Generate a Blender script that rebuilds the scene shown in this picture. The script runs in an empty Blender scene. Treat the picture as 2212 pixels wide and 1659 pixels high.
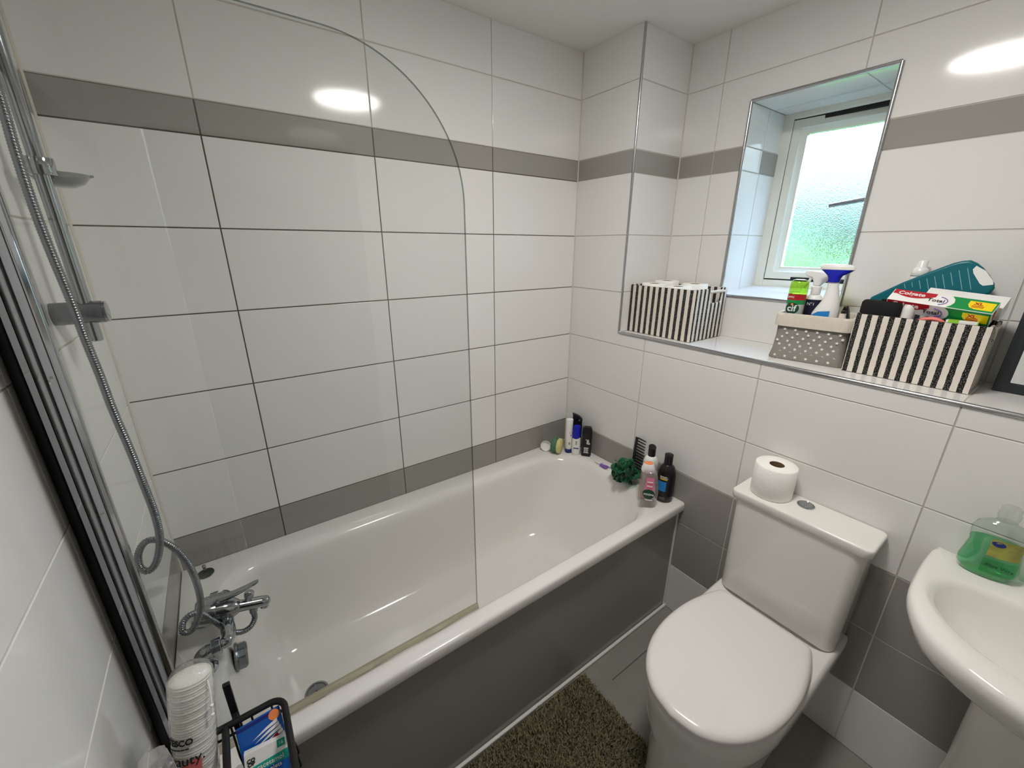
import bpy, bmesh, math, random
from math import pi, sin, cos, sqrt, atan2, radians
from mathutils import Vector, Matrix
random.seed(7)
SKY = 1.25; EXPO = 1.45
SC = bpy.context.scene
COL = SC.collection

# ------------------------------------------------------------------ materials
def lin(c):
    def f(v):
        v /= 255.0
        return v / 12.92 if v <= 0.04045 else ((v + 0.055) / 1.055) ** 2.4
    return (f(c[0]), f(c[1]), f(c[2]), 1.0)

def mat(name, rgb, rough=0.5, metal=0.0, spec=0.5, bump=0.0, bscale=200.0, trans=0.0, ior=1.45, var=0.0, vscale=4.0, sheen=0.0, coat=0.0):
    m = bpy.data.materials.new(name); m.use_nodes = True
    nt = m.node_tree; p = nt.nodes['Principled BSDF']
    p.inputs['Base Color'].default_value = lin(rgb)
    p.inputs['Roughness'].default_value = rough
    p.inputs['Metallic'].default_value = metal
    p.inputs['Specular IOR Level'].default_value = spec
    p.inputs['Transmission Weight'].default_value = trans
    p.inputs['IOR'].default_value = ior
    p.inputs['Sheen Weight'].default_value = sheen
    p.inputs['Coat Weight'].default_value = coat
    if bump or var:
        tc = nt.nodes.new('ShaderNodeTexCoord')
    if bump:
        n = nt.nodes.new('ShaderNodeTexNoise'); n.inputs['Scale'].default_value = bscale; n.inputs['Detail'].default_value = 3
        b = nt.nodes.new('ShaderNodeBump'); b.inputs['Strength'].default_value = bump; b.inputs['Distance'].default_value = 0.002
        nt.links.new(tc.outputs['Object'], n.inputs['Vector']); nt.links.new(n.outputs['Fac'], b.inputs['Height'])
        nt.links.new(b.outputs['Normal'], p.inputs['Normal'])
    if var:
        n = nt.nodes.new('ShaderNodeTexNoise'); n.inputs['Scale'].default_value = vscale; n.inputs['Detail'].default_value = 5
        r = nt.nodes.new('ShaderNodeMapRange'); r.inputs[3].default_value = 1 - var; r.inputs[4].default_value = 1 + var
        mx = nt.nodes.new('ShaderNodeMix'); mx.data_type = 'RGBA'; mx.blend_type = 'MULTIPLY'; mx.inputs[0].default_value = 1
        mx.inputs[6].default_value = lin(rgb)
        nt.links.new(tc.outputs['Object'], n.inputs['Vector']); nt.links.new(n.outputs['Fac'], r.inputs[0])
        nt.links.new(r.outputs[0], mx.inputs[7]); nt.links.new(mx.outputs[2], p.inputs['Base Color'])
    return m

def emit(name, rgb, strength):
    m = bpy.data.materials.new(name); m.use_nodes = True; nt = m.node_tree; nt.nodes.clear()
    o = nt.nodes.new('ShaderNodeOutputMaterial'); e = nt.nodes.new('ShaderNodeEmission')
    e.inputs[0].default_value = lin(rgb); e.inputs[1].default_value = strength
    nt.links.new(e.outputs[0], o.inputs[0]); return m

def clear(name, tint, rough=0.02, ior=1.45, boost=1.0, bump=0.0, bscale=40.0, haze=0.0):
    """see-through glass or film: tinted straight-through light plus a fresnel gloss"""
    m = bpy.data.materials.new(name); m.use_nodes = True; nt = m.node_tree; nt.nodes.clear()
    o = nt.nodes.new('ShaderNodeOutputMaterial'); t = nt.nodes.new('ShaderNodeBsdfTransparent'); g = nt.nodes.new('ShaderNodeBsdfGlossy')
    lw = nt.nodes.new('ShaderNodeLayerWeight'); lw.inputs[0].default_value = 0.5
    pw = nt.nodes.new('ShaderNodeMath'); pw.operation = 'POWER'; pw.inputs[1].default_value = 5
    f = nt.nodes.new('ShaderNodeMath'); f.operation = 'MULTIPLY_ADD'; f.inputs[1].default_value = 0.96; f.inputs[2].default_value = ((ior-1)/(ior+1))**2
    nt.links.new(lw.outputs['Facing'], pw.inputs[0]); nt.links.new(pw.outputs[0], f.inputs[0])
    mm = nt.nodes.new('ShaderNodeMath'); mm.operation = 'MULTIPLY'; mm.inputs[1].default_value = boost; mm.use_clamp = True
    x = nt.nodes.new('ShaderNodeMixShader')
    t.inputs[0].default_value = (tint[0], tint[1], tint[2], 1); g.inputs['Roughness'].default_value = rough
    nt.links.new(f.outputs[0], mm.inputs[0]); nt.links.new(mm.outputs[0], x.inputs[0])
    nt.links.new(t.outputs[0], x.inputs[1]); nt.links.new(g.outputs[0], x.inputs[2]); nt.links.new(x.outputs[0], o.inputs[0])
    if haze:
        d = nt.nodes.new('ShaderNodeBsdfDiffuse'); d.inputs[0].default_value = (.85, .84, .82, 1); x2 = nt.nodes.new('ShaderNodeMixShader'); x2.inputs[0].default_value = haze
        nt.links.new(x.outputs[0], x2.inputs[1]); nt.links.new(d.outputs[0], x2.inputs[2]); nt.links.new(x2.outputs[0], o.inputs[0])
    if bump:
        tc = nt.nodes.new('ShaderNodeTexCoord'); n = nt.nodes.new('ShaderNodeTexNoise'); n.inputs['Scale'].default_value = bscale; n.inputs['Detail'].default_value = 4
        b = nt.nodes.new('ShaderNodeBump'); b.inputs['Strength'].default_value = bump; b.inputs['Distance'].default_value = 0.004
        nt.links.new(tc.outputs['Object'], n.inputs['Vector']); nt.links.new(n.outputs['Fac'], b.inputs['Height'])
        nt.links.new(b.outputs['Normal'], g.inputs['Normal']); nt.links.new(b.outputs['Normal'], lw.inputs['Normal'])
    return m

def striped(name):
    """woven ticking: speckled black stripes on cream, running up every side"""
    m = bpy.data.materials.new(name); m.use_nodes = True; nt = m.node_tree; p = nt.nodes['Principled BSDF']; L = nt.links.new
    tc = nt.nodes.new('ShaderNodeTexCoord'); so = nt.nodes.new('ShaderNodeSeparateXYZ'); sn = nt.nodes.new('ShaderNodeSeparateXYZ')
    L(tc.outputs['Object'], so.inputs[0]); L(tc.outputs['Normal'], sn.inputs[0])
    ab = nt.nodes.new('ShaderNodeMath'); ab.operation = 'ABSOLUTE'; L(sn.outputs[0], ab.inputs[0])
    gt = nt.nodes.new('ShaderNodeMath'); gt.operation = 'GREATER_THAN'; gt.inputs[1].default_value = 0.6; L(ab.outputs[0], gt.inputs[0])
    mx = nt.nodes.new('ShaderNodeMix'); L(gt.outputs[0], mx.inputs[0]); L(so.outputs[0], mx.inputs[2]); L(so.outputs[1], mx.inputs[3])
    pr = nt.nodes.new('ShaderNodeAttribute'); pr.attribute_type = 'OBJECT'; pr.attribute_name = 'stripe'
    dv = nt.nodes.new('ShaderNodeMath'); dv.operation = 'DIVIDE'; L(mx.outputs[0], dv.inputs[0]); L(pr.outputs['Fac'], dv.inputs[1])
    nz0 = nt.nodes.new('ShaderNodeTexNoise'); nz0.inputs['Scale'].default_value = 60; L(tc.outputs['Object'], nz0.inputs['Vector'])
    ma = nt.nodes.new('ShaderNodeMath'); ma.operation = 'MULTIPLY_ADD'; ma.inputs[1].default_value = 0.10; L(nz0.outputs['Fac'], ma.inputs[0]); L(dv.outputs[0], ma.inputs[2])
    fr = nt.nodes.new('ShaderNodeMath'); fr.operation = 'FRACT'; L(ma.outputs[0], fr.inputs[0])
    lt = nt.nodes.new('ShaderNodeMath'); lt.operation = 'LESS_THAN'; lt.inputs[1].default_value = 0.47; L(fr.outputs[0], lt.inputs[0])
    nz = nt.nodes.new('ShaderNodeTexNoise'); nz.inputs['Scale'].default_value = 420; nz.inputs['Detail'].default_value = 1; L(tc.outputs['Object'], nz.inputs['Vector'])
    sp = nt.nodes.new('ShaderNodeMapRange'); sp.inputs[1].default_value = 0.54; sp.inputs[2].default_value = 0.62; L(nz.outputs['Fac'], sp.inputs[0])
    bl = nt.nodes.new('ShaderNodeMix'); bl.data_type = 'RGBA'; bl.inputs[6].default_value = lin((26, 25, 27)); bl.inputs[7].default_value = lin((120, 115, 108)); L(sp.outputs[0], bl.inputs[0])
    cr = nt.nodes.new('ShaderNodeMix'); cr.data_type = 'RGBA'; cr.inputs[6].default_value = lin((224, 217, 206)); L(bl.outputs[2], cr.inputs[7]); L(lt.outputs[0], cr.inputs[0])
    L(cr.outputs[2], p.inputs['Base Color']); p.inputs['Roughness'].default_value = 0.9; p.inputs['Specular IOR Level'].default_value = 0.15
    b = nt.nodes.new('ShaderNodeBump'); b.inputs['Strength'].default_value = 0.6; b.inputs['Distance'].default_value = 0.002; L(nz.outputs['Fac'], b.inputs['Height']); L(b.outputs['Normal'], p.inputs['Normal'])
    return m

M = {}
M['tile'] = mat('white_glazed_tile', (226, 225, 222), 0.09, spec=0.36, bump=0.004, bscale=9)
M['gtile'] = mat('taupe_glazed_tile', (152, 149, 144), 0.11, spec=0.36, bump=0.004, bscale=9)
M['floor'] = mat('grey_stone_floor_tile', (138, 136, 129), 0.42, spec=0.35, var=0.16, vscale=9, bump=0.05, bscale=60)
M['gdark'] = mat('stained_dark_grout', (92, 86, 79), 0.9, spec=0.1, var=0.25, vscale=12)
M['gmid'] = mat('grey_grout', (192, 188, 178), 0.9, spec=0.1, var=0.15, vscale=12)
M['glight'] = mat('pale_grout', (205, 200, 190), 0.9, spec=0.1, var=0.1, vscale=12)
M['gfloor'] = mat('floor_grout', (92, 90, 85), 0.9, spec=0.1)
M['ceil'] = mat('matt_ceiling_paint', (226, 225, 220), 0.9, spec=0.15, var=0.03, vscale=2)
M['paint'] = mat('wall_paint', (214, 210, 200), 0.8, spec=0.2)
M['door'] = mat('dark_brown_door', (46, 38, 33), 0.45, spec=0.4, var=0.2, vscale=6)
M['chrome'] = mat('chrome', (172, 175, 180), 0.09, metal=1.0)
M['brushed'] = mat('brushed_aluminium_trim', (188, 188, 190), 0.22, metal=1.0)
M['dullchrome'] = mat('limescaled_chrome', (138, 142, 147), 0.26, metal=1.0, bump=0.1, bscale=150)
M['acryl'] = mat('white_acrylic', (228, 225, 221), 0.12, spec=0.5)
M['ceramic'] = mat('white_vitreous_china', (230, 228, 223), 0.07, spec=0.55)
M['seat'] = mat('white_seat_plastic', (232, 228, 225), 0.16, spec=0.5)
M['sil'] = mat('white_silicone', (226, 224, 219), 0.5)
M['seal'] = mat('yellowed_seal', (176, 170, 148), 0.35, var=0.25, vscale=25)
M['upvc'] = mat('white_upvc', (226, 226, 214), 0.3)
M['rubber'] = mat('black_rubber', (22, 22, 23), 0.6)
M['black'] = mat('black_plastic', (18, 18, 20), 0.3)
M['blackm'] = mat('black_powder_coat', (20, 20, 22), 0.42, spec=0.4)
M['blackcloth'] = mat('black_cloth', (14, 14, 16), 0.9, bump=0.3, bscale=300)
M['white'] = mat('white_plastic', (234, 233, 230), 0.25)
M['whitem'] = mat('white_paper', (240, 238, 232), 0.85, spec=0.1, bump=0.5, bscale=260)
M['paper'] = mat('embossed_tissue', (243, 241, 236), 0.9, spec=0.1, bump=0.5, bscale=210)
M['card'] = mat('brown_card', (120, 96, 74), 0.9)
M['navy'] = mat('navy_plastic', (24, 40, 120), 0.3)
M['royal'] = mat('royal_blue_plastic', (18, 28, 170), 0.3)
M['sky'] = mat('sky_blue_print', (30, 128, 200), 0.35)
M['teal'] = mat('teal_plastic', (0, 98, 110), 0.35)
M['tealprint'] = mat('pale_teal_print', (130, 176, 178), 0.5)
M['mint'] = mat('mint_green_print', (24, 160, 138), 0.4)
M['red'] = mat('red_print', (176, 22, 34), 0.35)
M['green'] = mat('green_print', (16, 140, 70), 0.35)
M['dgreen'] = mat('dark_green_print', (8, 66, 48), 0.4)
M['yellow'] = mat('yellow_print', (246, 214, 20), 0.4)
M['orange'] = mat('orange_plastic', (248, 146, 84), 0.35)
M['pink'] = mat('pink_print', (214, 122, 160), 0.4)
M['coral'] = mat('coral_plastic', (226, 120, 112), 0.4)
M['rose'] = mat('rose_print', (196, 98, 98), 0.5)
M['lime'] = mat('lime_plastic', (150, 206, 66), 0.3)
M['purple'] = mat('purple_plastic', (128, 92, 178), 0.4)
M['grey'] = mat('grey_print', (140, 142, 146), 0.5)
M['silver'] = mat('silver_can', (206, 210, 208), 0.3, metal=0.5)
M['ink'] = mat('black_ink', (22, 22, 24), 0.6)
M['blue'] = mat('blue_film', (18, 84, 168), 0.25, var=0.2, vscale=30)
M['beige'] = mat('oatmeal_linen', (208, 200, 187), 0.95, spec=0.1, bump=0.5, bscale=350, var=0.08, vscale=60)
M['greycloth'] = mat('grey_cotton', (140, 136, 130), 0.95, spec=0.1, bump=0.4, bscale=350, var=0.08, vscale=50)
M['starw'] = mat('white_star_print', (232, 230, 224), 0.9)
M['ticking'] = striped('black_and_cream_ticking')
M['lining'] = mat('cream_lining', (214, 206, 192), 0.95)
M['spongeg'] = mat('green_scourer', (76, 120, 98), 0.95, bump=0.8, bscale=220)
M['spongey'] = mat('yellow_sponge', (212, 204, 140), 0.95, bump=1.0, bscale=120, var=0.2, vscale=70)
M['mat'] = mat('olive_mat_backing', (72, 70, 46), 0.95)
M['pile'] = mat('olive_pile', (150, 141, 104), 0.95, spec=0.1, var=0.35, vscale=14, sheen=0.3)
M['net'] = mat('green_netting', (24, 92, 58), 0.6, var=0.3, vscale=40)
M['hedge'] = mat('hedge_leaves', (74, 112, 46), 0.9, var=0.5, vscale=6)
M['lawn'] = mat('lawn_grass', (44, 62, 30), 0.95, var=0.3, vscale=3)
M['mirror'] = mat('mirror_silver', (235, 238, 238), 0.02, metal=1.0)
M['glass'] = clear('clear_screen_glass', (0.952, 0.962, 0.955), 0.01)
M['gedge'] = clear('green_glass_edge', (0.30, 0.36, 0.34), 0.1)
M['film'] = clear('clear_plastic_film', (0.90, 0.90, 0.89), 0.08, boost=2.4, bump=1.0, bscale=45, haze=.06)
M['filmpink'] = clear('clear_crumpled_bag', (0.88, 0.86, 0.85), 0.12, boost=3.0, bump=1.0, bscale=30, haze=.22)
M['petclear'] = clear('clear_bottle_plastic', (0.92, 0.94, 0.93), 0.04, boost=2.2, haze=.03)
M['petpink'] = clear('pinkish_clear_gel', (0.84, 0.66, 0.64), 0.05, boost=2.0, haze=.12)
M['petgel'] = clear('clear_shower_gel', (0.90, 0.86, 0.85), 0.05, boost=2.5, haze=.10)
M['limeclear'] = clear('lime_clear_cap', (0.62, 0.86, 0.20), 0.08, boost=1.8)
M['dishclear'] = clear('grey_clear_dish', (0.50, 0.54, 0.54), 0.2, boost=2.0, haze=.15)
M['netclear'] = clear('sheer_green_netting', (0.42, 0.62, 0.50), 0.4, boost=1.2, haze=.05)
M['gel'] = clear('green_gel', (0.36, 0.84, 0.56), 0.05, boost=1.2)
M['lamp'] = emit('lamp_diffuser', (253, 249, 244), 23.0)

# obscured window glass: real rough refraction with a pebbled surface
m = mat('obscured_glass', (236, 246, 246), 0.11, trans=1.0, ior=1.35)
nt = m.node_tree; tc = nt.nodes.new('ShaderNodeTexCoord'); nz = nt.nodes.new('ShaderNodeTexVoronoi'); nz.inputs['Scale'].default_value = 210
b = nt.nodes.new('ShaderNodeBump'); b.inputs['Strength'].default_value = 0.22; b.inputs['Distance'].default_value = 0.003
nt.links.new(tc.outputs['Object'], nz.inputs['Vector']); nt.links.new(nz.outputs['Distance'], b.inputs['Height']); nt.links.new(b.outputs['Normal'], nt.nodes['Principled BSDF'].inputs['Normal'])
M['obscured'] = m

# ------------------------------------------------------------------ mesh helpers
class B:
    def __init__(s, T=None):
        s.bm = bmesh.new(); s.mi = 0; s.T = T if T is not None else Matrix()
    def v(s, p): return s.bm.verts.new(s.T @ Vector(p))
    def face(s, vs):
        try:
            f = s.bm.faces.new(vs); f.material_index = s.mi; return f
        except ValueError: return None
    def poly(s, pts): return s.face([s.v(p) for p in pts])
    def box(s, a, b):
        x0, y0, z0 = [min(a[i], b[i]) for i in range(3)]; x1, y1, z1 = [max(a[i], b[i]) for i in range(3)]
        v = [s.v(p) for p in ((x0,y0,z0),(x1,y0,z0),(x1,y1,z0),(x0,y1,z0),(x0,y0,z1),(x1,y0,z1),(x1,y1,z1),(x0,y1,z1))]
        for q in ((0,3,2,1),(4,5,6,7),(0,1,5,4),(1,2,6,5),(2,3,7,6),(3,0,4,7)): s.face([v[i] for i in q])
    def loft(s, rings, cap0=True, cap1=True, closed=True, mis=None):
        R = [[s.v(p) for p in r] for r in rings]; n = len(R[0])
        for i in range(len(R) - 1):
            if mis: s.mi = mis[i]
            for j in range(n if closed else n - 1):
                k = (j + 1) % n
                s.face([R[i][j], R[i][k], R[i+1][k], R[i+1][j]])
        if mis: s.mi = mis[0]
        if cap0: s.face(list(reversed(R[0])))
        if mis: s.mi = mis[-1]
        if cap1: s.face(R[-1])
        return R
    def lathe(s, prof, n=36, sx=1.0, sy=1.0, cap0=True, cap1=True, mis=None, c=(0, 0, 0)):
        s.loft([[(c[0] + r*sx*cos(2*pi*j/n), c[1] + r*sy*sin(2*pi*j/n), c[2] + z) for j in range(n)] for r, z in prof], cap0, cap1, True, mis)
    def cyl(s, p0, p1, r0, r1=None, n=24, cap0=True, cap1=True):
        s.tube([p0, p1], [r0, r0 if r1 is None else r1], n, cap=(cap0, cap1))
    def tube(s, path, r, n=12, closed=False, cap=(True, True)):
        P = [Vector(p) for p in path]; N = len(P); rs = r if isinstance(r, (list, tuple)) else [r]*N
        tg = []
        for i in range(N):
            a = P[i-1] if (i > 0 or closed) else P[i]; b = P[(i+1) % N] if (i < N-1 or closed) else P[i]
            t = (b - a); tg.append(t.normalized() if t.length > 1e-9 else Vector((0, 0, 1)))
        u = tg[0].cross(Vector((0, 0, 1)))
        if u.length < 1e-4: u = tg[0].cross(Vector((0, 1, 0)))
        u.normalize(); rings = []
        for i in range(N):
            u = (u - tg[i]*u.dot(tg[i])).normalized(); w = tg[i].cross(u)
            rings.append([tuple(P[i] + u*(rs[i]*cos(2*pi*j/n)) + w*(rs[i]*sin(2*pi*j/n))) for j in range(n)])
        if closed: rings.append(rings[0])
        s.loft(rings, cap[0] and not closed, cap[1] and not closed)
    def prism(s, pts, d):
        """flat outline (3d points) pushed along d"""
        a = [s.v(p) for p in pts]; b_ = [s.v(tuple(Vector(p) + Vector(d))) for p in pts]; n = len(a)
        s.face(list(reversed(a))); s.face(b_)
        for i in range(n): s.face([a[i], a[(i+1) % n], b_[(i+1) % n], b_[i]])

def obj(name, b, mats, parent=None, smooth=35, bevel=None, loc=None, subd=0, sharp=True):
    bmesh.ops.remove_doubles(b.bm, verts=b.bm.verts, dist=1e-6)
    bmesh.ops.recalc_face_normals(b.bm, faces=b.bm.faces)
    me = bpy.data.meshes.new(name); b.bm.to_mesh(me); b.bm.free()
    for m in (mats if isinstance(mats, (list, tuple)) else [mats]): me.materials.append(M[m] if isinstance(m, str) else m)
    if smooth:
        me.polygons.foreach_set('use_smooth', [True]*len(me.polygons))
        me.set_sharp_from_angle(angle=radians(smooth))
    o = bpy.data.objects.new(name, me); COL.objects.link(o)
    if parent is not None: o.parent = parent
    if loc: o.location = loc
    if bevel:
        mo = o.modifiers.new('edge', 'BEVEL'); mo.width = bevel; mo.segments = 3; mo.limit_method = 'ANGLE'; mo.angle_limit = radians(40); mo.harden_normals = False
    if subd:
        mo = o.modifiers.new('soft', 'SUBSURF'); mo.levels = subd; mo.render_levels = subd
    return o

def tag(o, label=None, cat=None, group=None, kind=None):
    if label: o['label'] = label
    if cat: o['category'] = cat
    if group: o['group'] = group
    if kind: o['kind'] = kind
    return o

def thing(name, label, cat, loc=(0, 0, 0), rot=(0, 0, 0), group=None):
    o = bpy.data.objects.new(name, None); COL.objects.link(o); o.empty_display_size = 0.05
    o.location = loc; o.rotation_euler = rot
    return tag(o, label, cat, group)

def struct(o, label=None):
    o['kind'] = 'structure'
    if label: o['label'] = label
    return o

def text(name, body, size, T, m, parent=None, bend=None, extrude=0.0004, sx=1.0, bold=0.0, shear=0.0):
    """letters as a mesh, centred, lying in the xy plane of T (z towards the reader); bend = radius of a can around y"""
    cu = bpy.data.curves.new(name, 'FONT'); cu.body = body; cu.size = size; cu.align_x = 'CENTER'; cu.align_y = 'CENTER'
    cu.extrude = extrude; cu.offset = bold; cu.shear = shear; cu.resolution_u = 3
    t = bpy.data.objects.new(name, cu); COL.objects.link(t)
    dg = bpy.context.evaluated_depsgraph_get()
    me = bpy.data.meshes.new_from_object(t.evaluated_get(dg))
    bpy.data.objects.remove(t); bpy.data.curves.remove(cu)
    me.name = name
    for v in me.vertices:
        x, y, z = v.co.x*sx, v.co.y, v.co.z
        if bend:
            a = x/bend; x, z = (bend + z)*sin(a), (bend + z)*cos(a) - bend
        v.co = T @ Vector((x, y, z))
    me.materials.clear(); me.materials.append(M[m])
    o = bpy.data.objects.new(name, me); COL.objects.link(o)
    if parent is not None: o.parent = parent
    return o

def frame(o, x, y):
    """matrix with the given origin, x axis and (about) y axis"""
    x = Vector(x).normalized(); z = x.cross(Vector(y)).normalized(); y = z.cross(x)
    T = Matrix.Identity(4)
    for i in range(3): T[i][0], T[i][1], T[i][2], T[i][3] = x[i], y[i], z[i], o[i]
    return T

def rrect(x0, x1, y0, y1, r, z, n=8):
    """rounded rectangle ring"""
    r = min(r, (x1-x0)/2 - 1e-4, (y1-y0)/2 - 1e-4); out = []
    for cx, cy, a0 in ((x1-r, y1-r, 0), (x0+r, y1-r, pi/2), (x0+r, y0+r, pi), (x1-r, y0+r, 1.5*pi)):
        for i in range(n+1):
            a = a0 + pi/2*i/n; out.append((cx + r*cos(a), cy + r*sin(a), z))
    return out

def catmull(pts, k=6):
    P = [Vector(p) for p in pts]; out = []
    for i in range(len(P)-1):
        a = P[max(i-1, 0)]; b = P[i]; c = P[i+1]; d = P[min(i+2, len(P)-1)]
        for j in range(k):
            t = j/k; out.append(0.5*((2*b) + (c-a)*t + (2*a - 5*b + 4*c - d)*t*t + (3*b - a - 3*c + d)*t*t*t))
    out.append(P[-1]); return out

# ------------------------------------------------------------------ tiles
J = 0.0036
def tiles(b, O, U, V, N, u0, u1, ujoints, vrows, holes, kind, grout, vmax=None, rnd=0.0011):
    """real tiles on a wall face: O + U*u + V*v, standing on a recessed grout bed. kind(u,v)->material index; grout(v)->index"""
    O, U, V, N = Vector(O), Vector(U), Vector(V), Vector(N)
    us = [u0] + [u for u in ujoints if u0 < u < u1] + [u1]
    P = lambda u, v, d: tuple(O + U*u + V*v + N*d)
    def cut(rects):
        for (hu0, hu1, hv0, hv1) in holes:
            out = []
            for (a, c, e, f) in rects:
                if c <= hu0 or a >= hu1 or f <= hv0 or e >= hv1: out.append((a, c, e, f)); continue
                if a < hu0: out.append((a, hu0, e, f))
                if c > hu1: out.append((hu1, c, e, f))
                m0, m1 = max(a, hu0), min(c, hu1)
                if e < hv0: out.append((m0, m1, e, hv0))
                if f > hv1: out.append((m0, m1, hv1, f))
            rects = out
        return rects
    for i in range(len(us)-1):
        for j in range(len(vrows)-1):
            a, c, e, f = us[i], us[i+1], vrows[j], vrows[j+1]
            a2 = a + (J/2 if i > 0 else 0.0012); c2 = c - (J/2 if i < len(us)-2 else 0.0012)
            e2 = e + (J/2 if j > 0 else 0.0); f2 = f - (J/2 if j < len(vrows)-2 else 0.0)
            tu, tv = random.uniform(-rnd, rnd), random.uniform(-rnd, rnd); uc, vc = (a+c)/2, (e+f)/2
            d = lambda u, v: tu*(u-uc) + tv*(v-vc)
            b.mi = kind(uc, vc)
            pieces = cut([(a2, c2, e2, f2)]); whole = len(pieces) == 1 and pieces[0] == (a2, c2, e2, f2)
            for (p, q, r, s) in pieces:
                if q-p < 0.002 or s-r < 0.002: continue
                k = 0.0012 if whole and q-p > 0.01 and s-r > 0.01 else 0.0
                inn = [(p+k, r+k), (q-k, r+k), (q-k, s-k), (p+k, s-k)]; ou = [(p, r), (q, r), (q, s), (p, s)]
                fi = [b.v(P(x, y, d(x, y))) for x, y in inn]
                fo = [b.v(P(x, y, d(x, y)-0.0006)) for x, y in ou] if k else fi
                fb = [b.v(P(x, y, -0.004)) for x, y in ou]
                b.face(fi)
                for t in range(4):
                    if k: b.face([fo[t], fo[(t+1) % 4], fi[(t+1) % 4], fi[t]])
                    b.face([fb[t], fb[(t+1) % 4], fo[(t+1) % 4], fo[t]])
    # grout bed
    vb = sorted(set(vrows)); 
    for j in range(len(vb)-1):
        b.mi = grout((vb[j]+vb[j+1])/2)
        for (p, q, r, s) in cut([(u0, u1, vb[j], vb[j+1])]):
            v = [b.v(P(x, y, dd)) for dd in (-0.0016, -0.0052) for x, y in ((max(p, u0+.0025), r), (min(q, u1-.0025), r), (min(q, u1-.0025), s), (max(p, u0+.0025), s))]
            for fc in ((0,1,2,3),(7,6,5,4),(0,4,5,1),(1,5,6,2),(2,6,7,3),(3,7,4,0)): b.face([v[t] for t in fc])

Z = [0.0, 0.2351, 0.4651, 0.6930, 0.9272, 1.1634, 1.3974, 1.6321, 1.8665, 1.9502, 2.1833, 2.3535]
ZC = 2.3535; XL = -1.70; D = 0.3036; YE = -0.310; ZS = 1.2236; YF = -2.15
WY0, WY1, WZ0, WZ1 = -1.0, -0.587, 1.398, 2.092      # window opening in the recess wall
XW = 0.575                                              # window frame plane

b = B()
tiles(b, (0, 0, 0), (-1, 0, 0), (0, 0, 1), (0, -1, 0), 0, 1.7, [0.461, 0.9275, 1.394], Z, [],
      lambda u, v: 1 if (v < 0.69 or 1.87 < v < 1.95) else 0, lambda v: 2 if v < 1.96 else 3)
struct(obj('wall_back', b, ['tile', 'gtile', 'gdark', 'gmid'], smooth=0))

gk = lambda u, v: 1 if (0.24 < v < 0.69) or (1.87 < v < 1.95) else 0
gg = lambda v: 3 if v < 0.70 else 2
WR = dict(O=(0, 0, 0), U=(0, -1, 0), V=(0, 0, 1), N=(-1, 0, 0), u0=0, u1=-YF, ujoints=[0.4545, 0.920, 1.3866, 1.853], vrows=Z, kind=gk, grout=gg)
b = B(); random.seed(31); tiles(b, holes=[(-9, 9, ZS, 9)], **WR)
struct(obj('wall_right', b, ['tile', 'gtile', 'gmid', 'glight'], smooth=0))
Zu = [ZS] + [z for z in Z if z > ZS + 0.01]
b = B(); random.seed(31); tiles(b, holes=[(-YE, 9, -9, 9), (-9, 9, -9, ZS)], **WR)
tiles(b, (0, YE, 0), (1, 0, 0), (0, 0, 1), (0, -1, 0), 0, D, [], Zu, [], gk, lambda v: 2)
struct(obj('wall_pier', b, ['tile', 'gtile', 'gmid', 'glight'], smooth=0))

b = B()
tiles(b, (D, 0, 0), (0, -1, 0), (0, 0, 1), (-1, 0, 0), -YE, -YF, [0.4625, 0.9185, 1.3866, 1.853], Zu, [(-WY1, -WY0, WZ0, WZ1)], gk, lambda v: 2)
rz = [WZ0, 1.6321, 1.8665, 1.9502, WZ1]
tiles(b, (D, WY1, 0), (1, 0, 0), (0, 0, 1), (0, -1, 0), 0, XW-D+0.06, [0.14], rz, [], lambda u, v: 1 if (1.87 < v < 1.95 and u > 0.14) else 0, lambda v: 2)
tiles(b, (D, WY0, 0), (1, 0, 0), (0, 0, 1), (0, 1, 0), 0, XW-D+0.06, [0.14], rz, [], lambda u, v: 1 if (1.87 < v < 1.95) else 0, lambda v: 2)
tiles(b, (D, WY1, WZ1), (0, -1, 0), (1, 0, 0), (0, 0, -1), 0, WY1-WY0, [0.335], [0, 0.17, XW-D+0.06], [], lambda u, v: 0, lambda v: 2)
sl = Vector((1, 0, 0.09)).normalized()
tiles(b, (D, WY1, WZ0), (0, -1, 0), tuple(sl), (-sl.z, 0, sl.x), 0, WY1-WY0, [0.335], [0, XW-D+0.06], [], lambda u, v: 0, lambda v: 2)
struct(obj('wall_recess', b, ['tile', 'gtile', 'gmid'], smooth=0))

b = B()
tiles(b, (0, YE, ZS), (0, -1, 0), (1, 0, 0), (0, 0, 1), 0, YE-YF, [0.145, 0.610, 1.0766, 1.543], [0, D], [], lambda u, v: 0, lambda v: 1)
struct(obj('trim_1', b, ['tile', 'glight'], smooth=0), 'white tiled ledge under the window')

b = B()
zl = [0.0, 0.2351, 0.4651, 0.6800, 0.9190, 1.1575, 1.3974, 1.6321, 1.8665, 1.9502, 2.1833, 2.3535]
tiles(b, (XL, 0, 0), (0, -1, 0), (0, 0, 1), (1, 0, 0), 0, -YF, [0.655, 1.122, 1.588], zl, [],
      lambda u, v: 1 if (u < 0.655 and v < 0.67) or (1.87 < v < 1.95) else 0, lambda v: 2)
struct(obj('wall_left', b, ['tile', 'gtile', 'gmid'], smooth=0))

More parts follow.
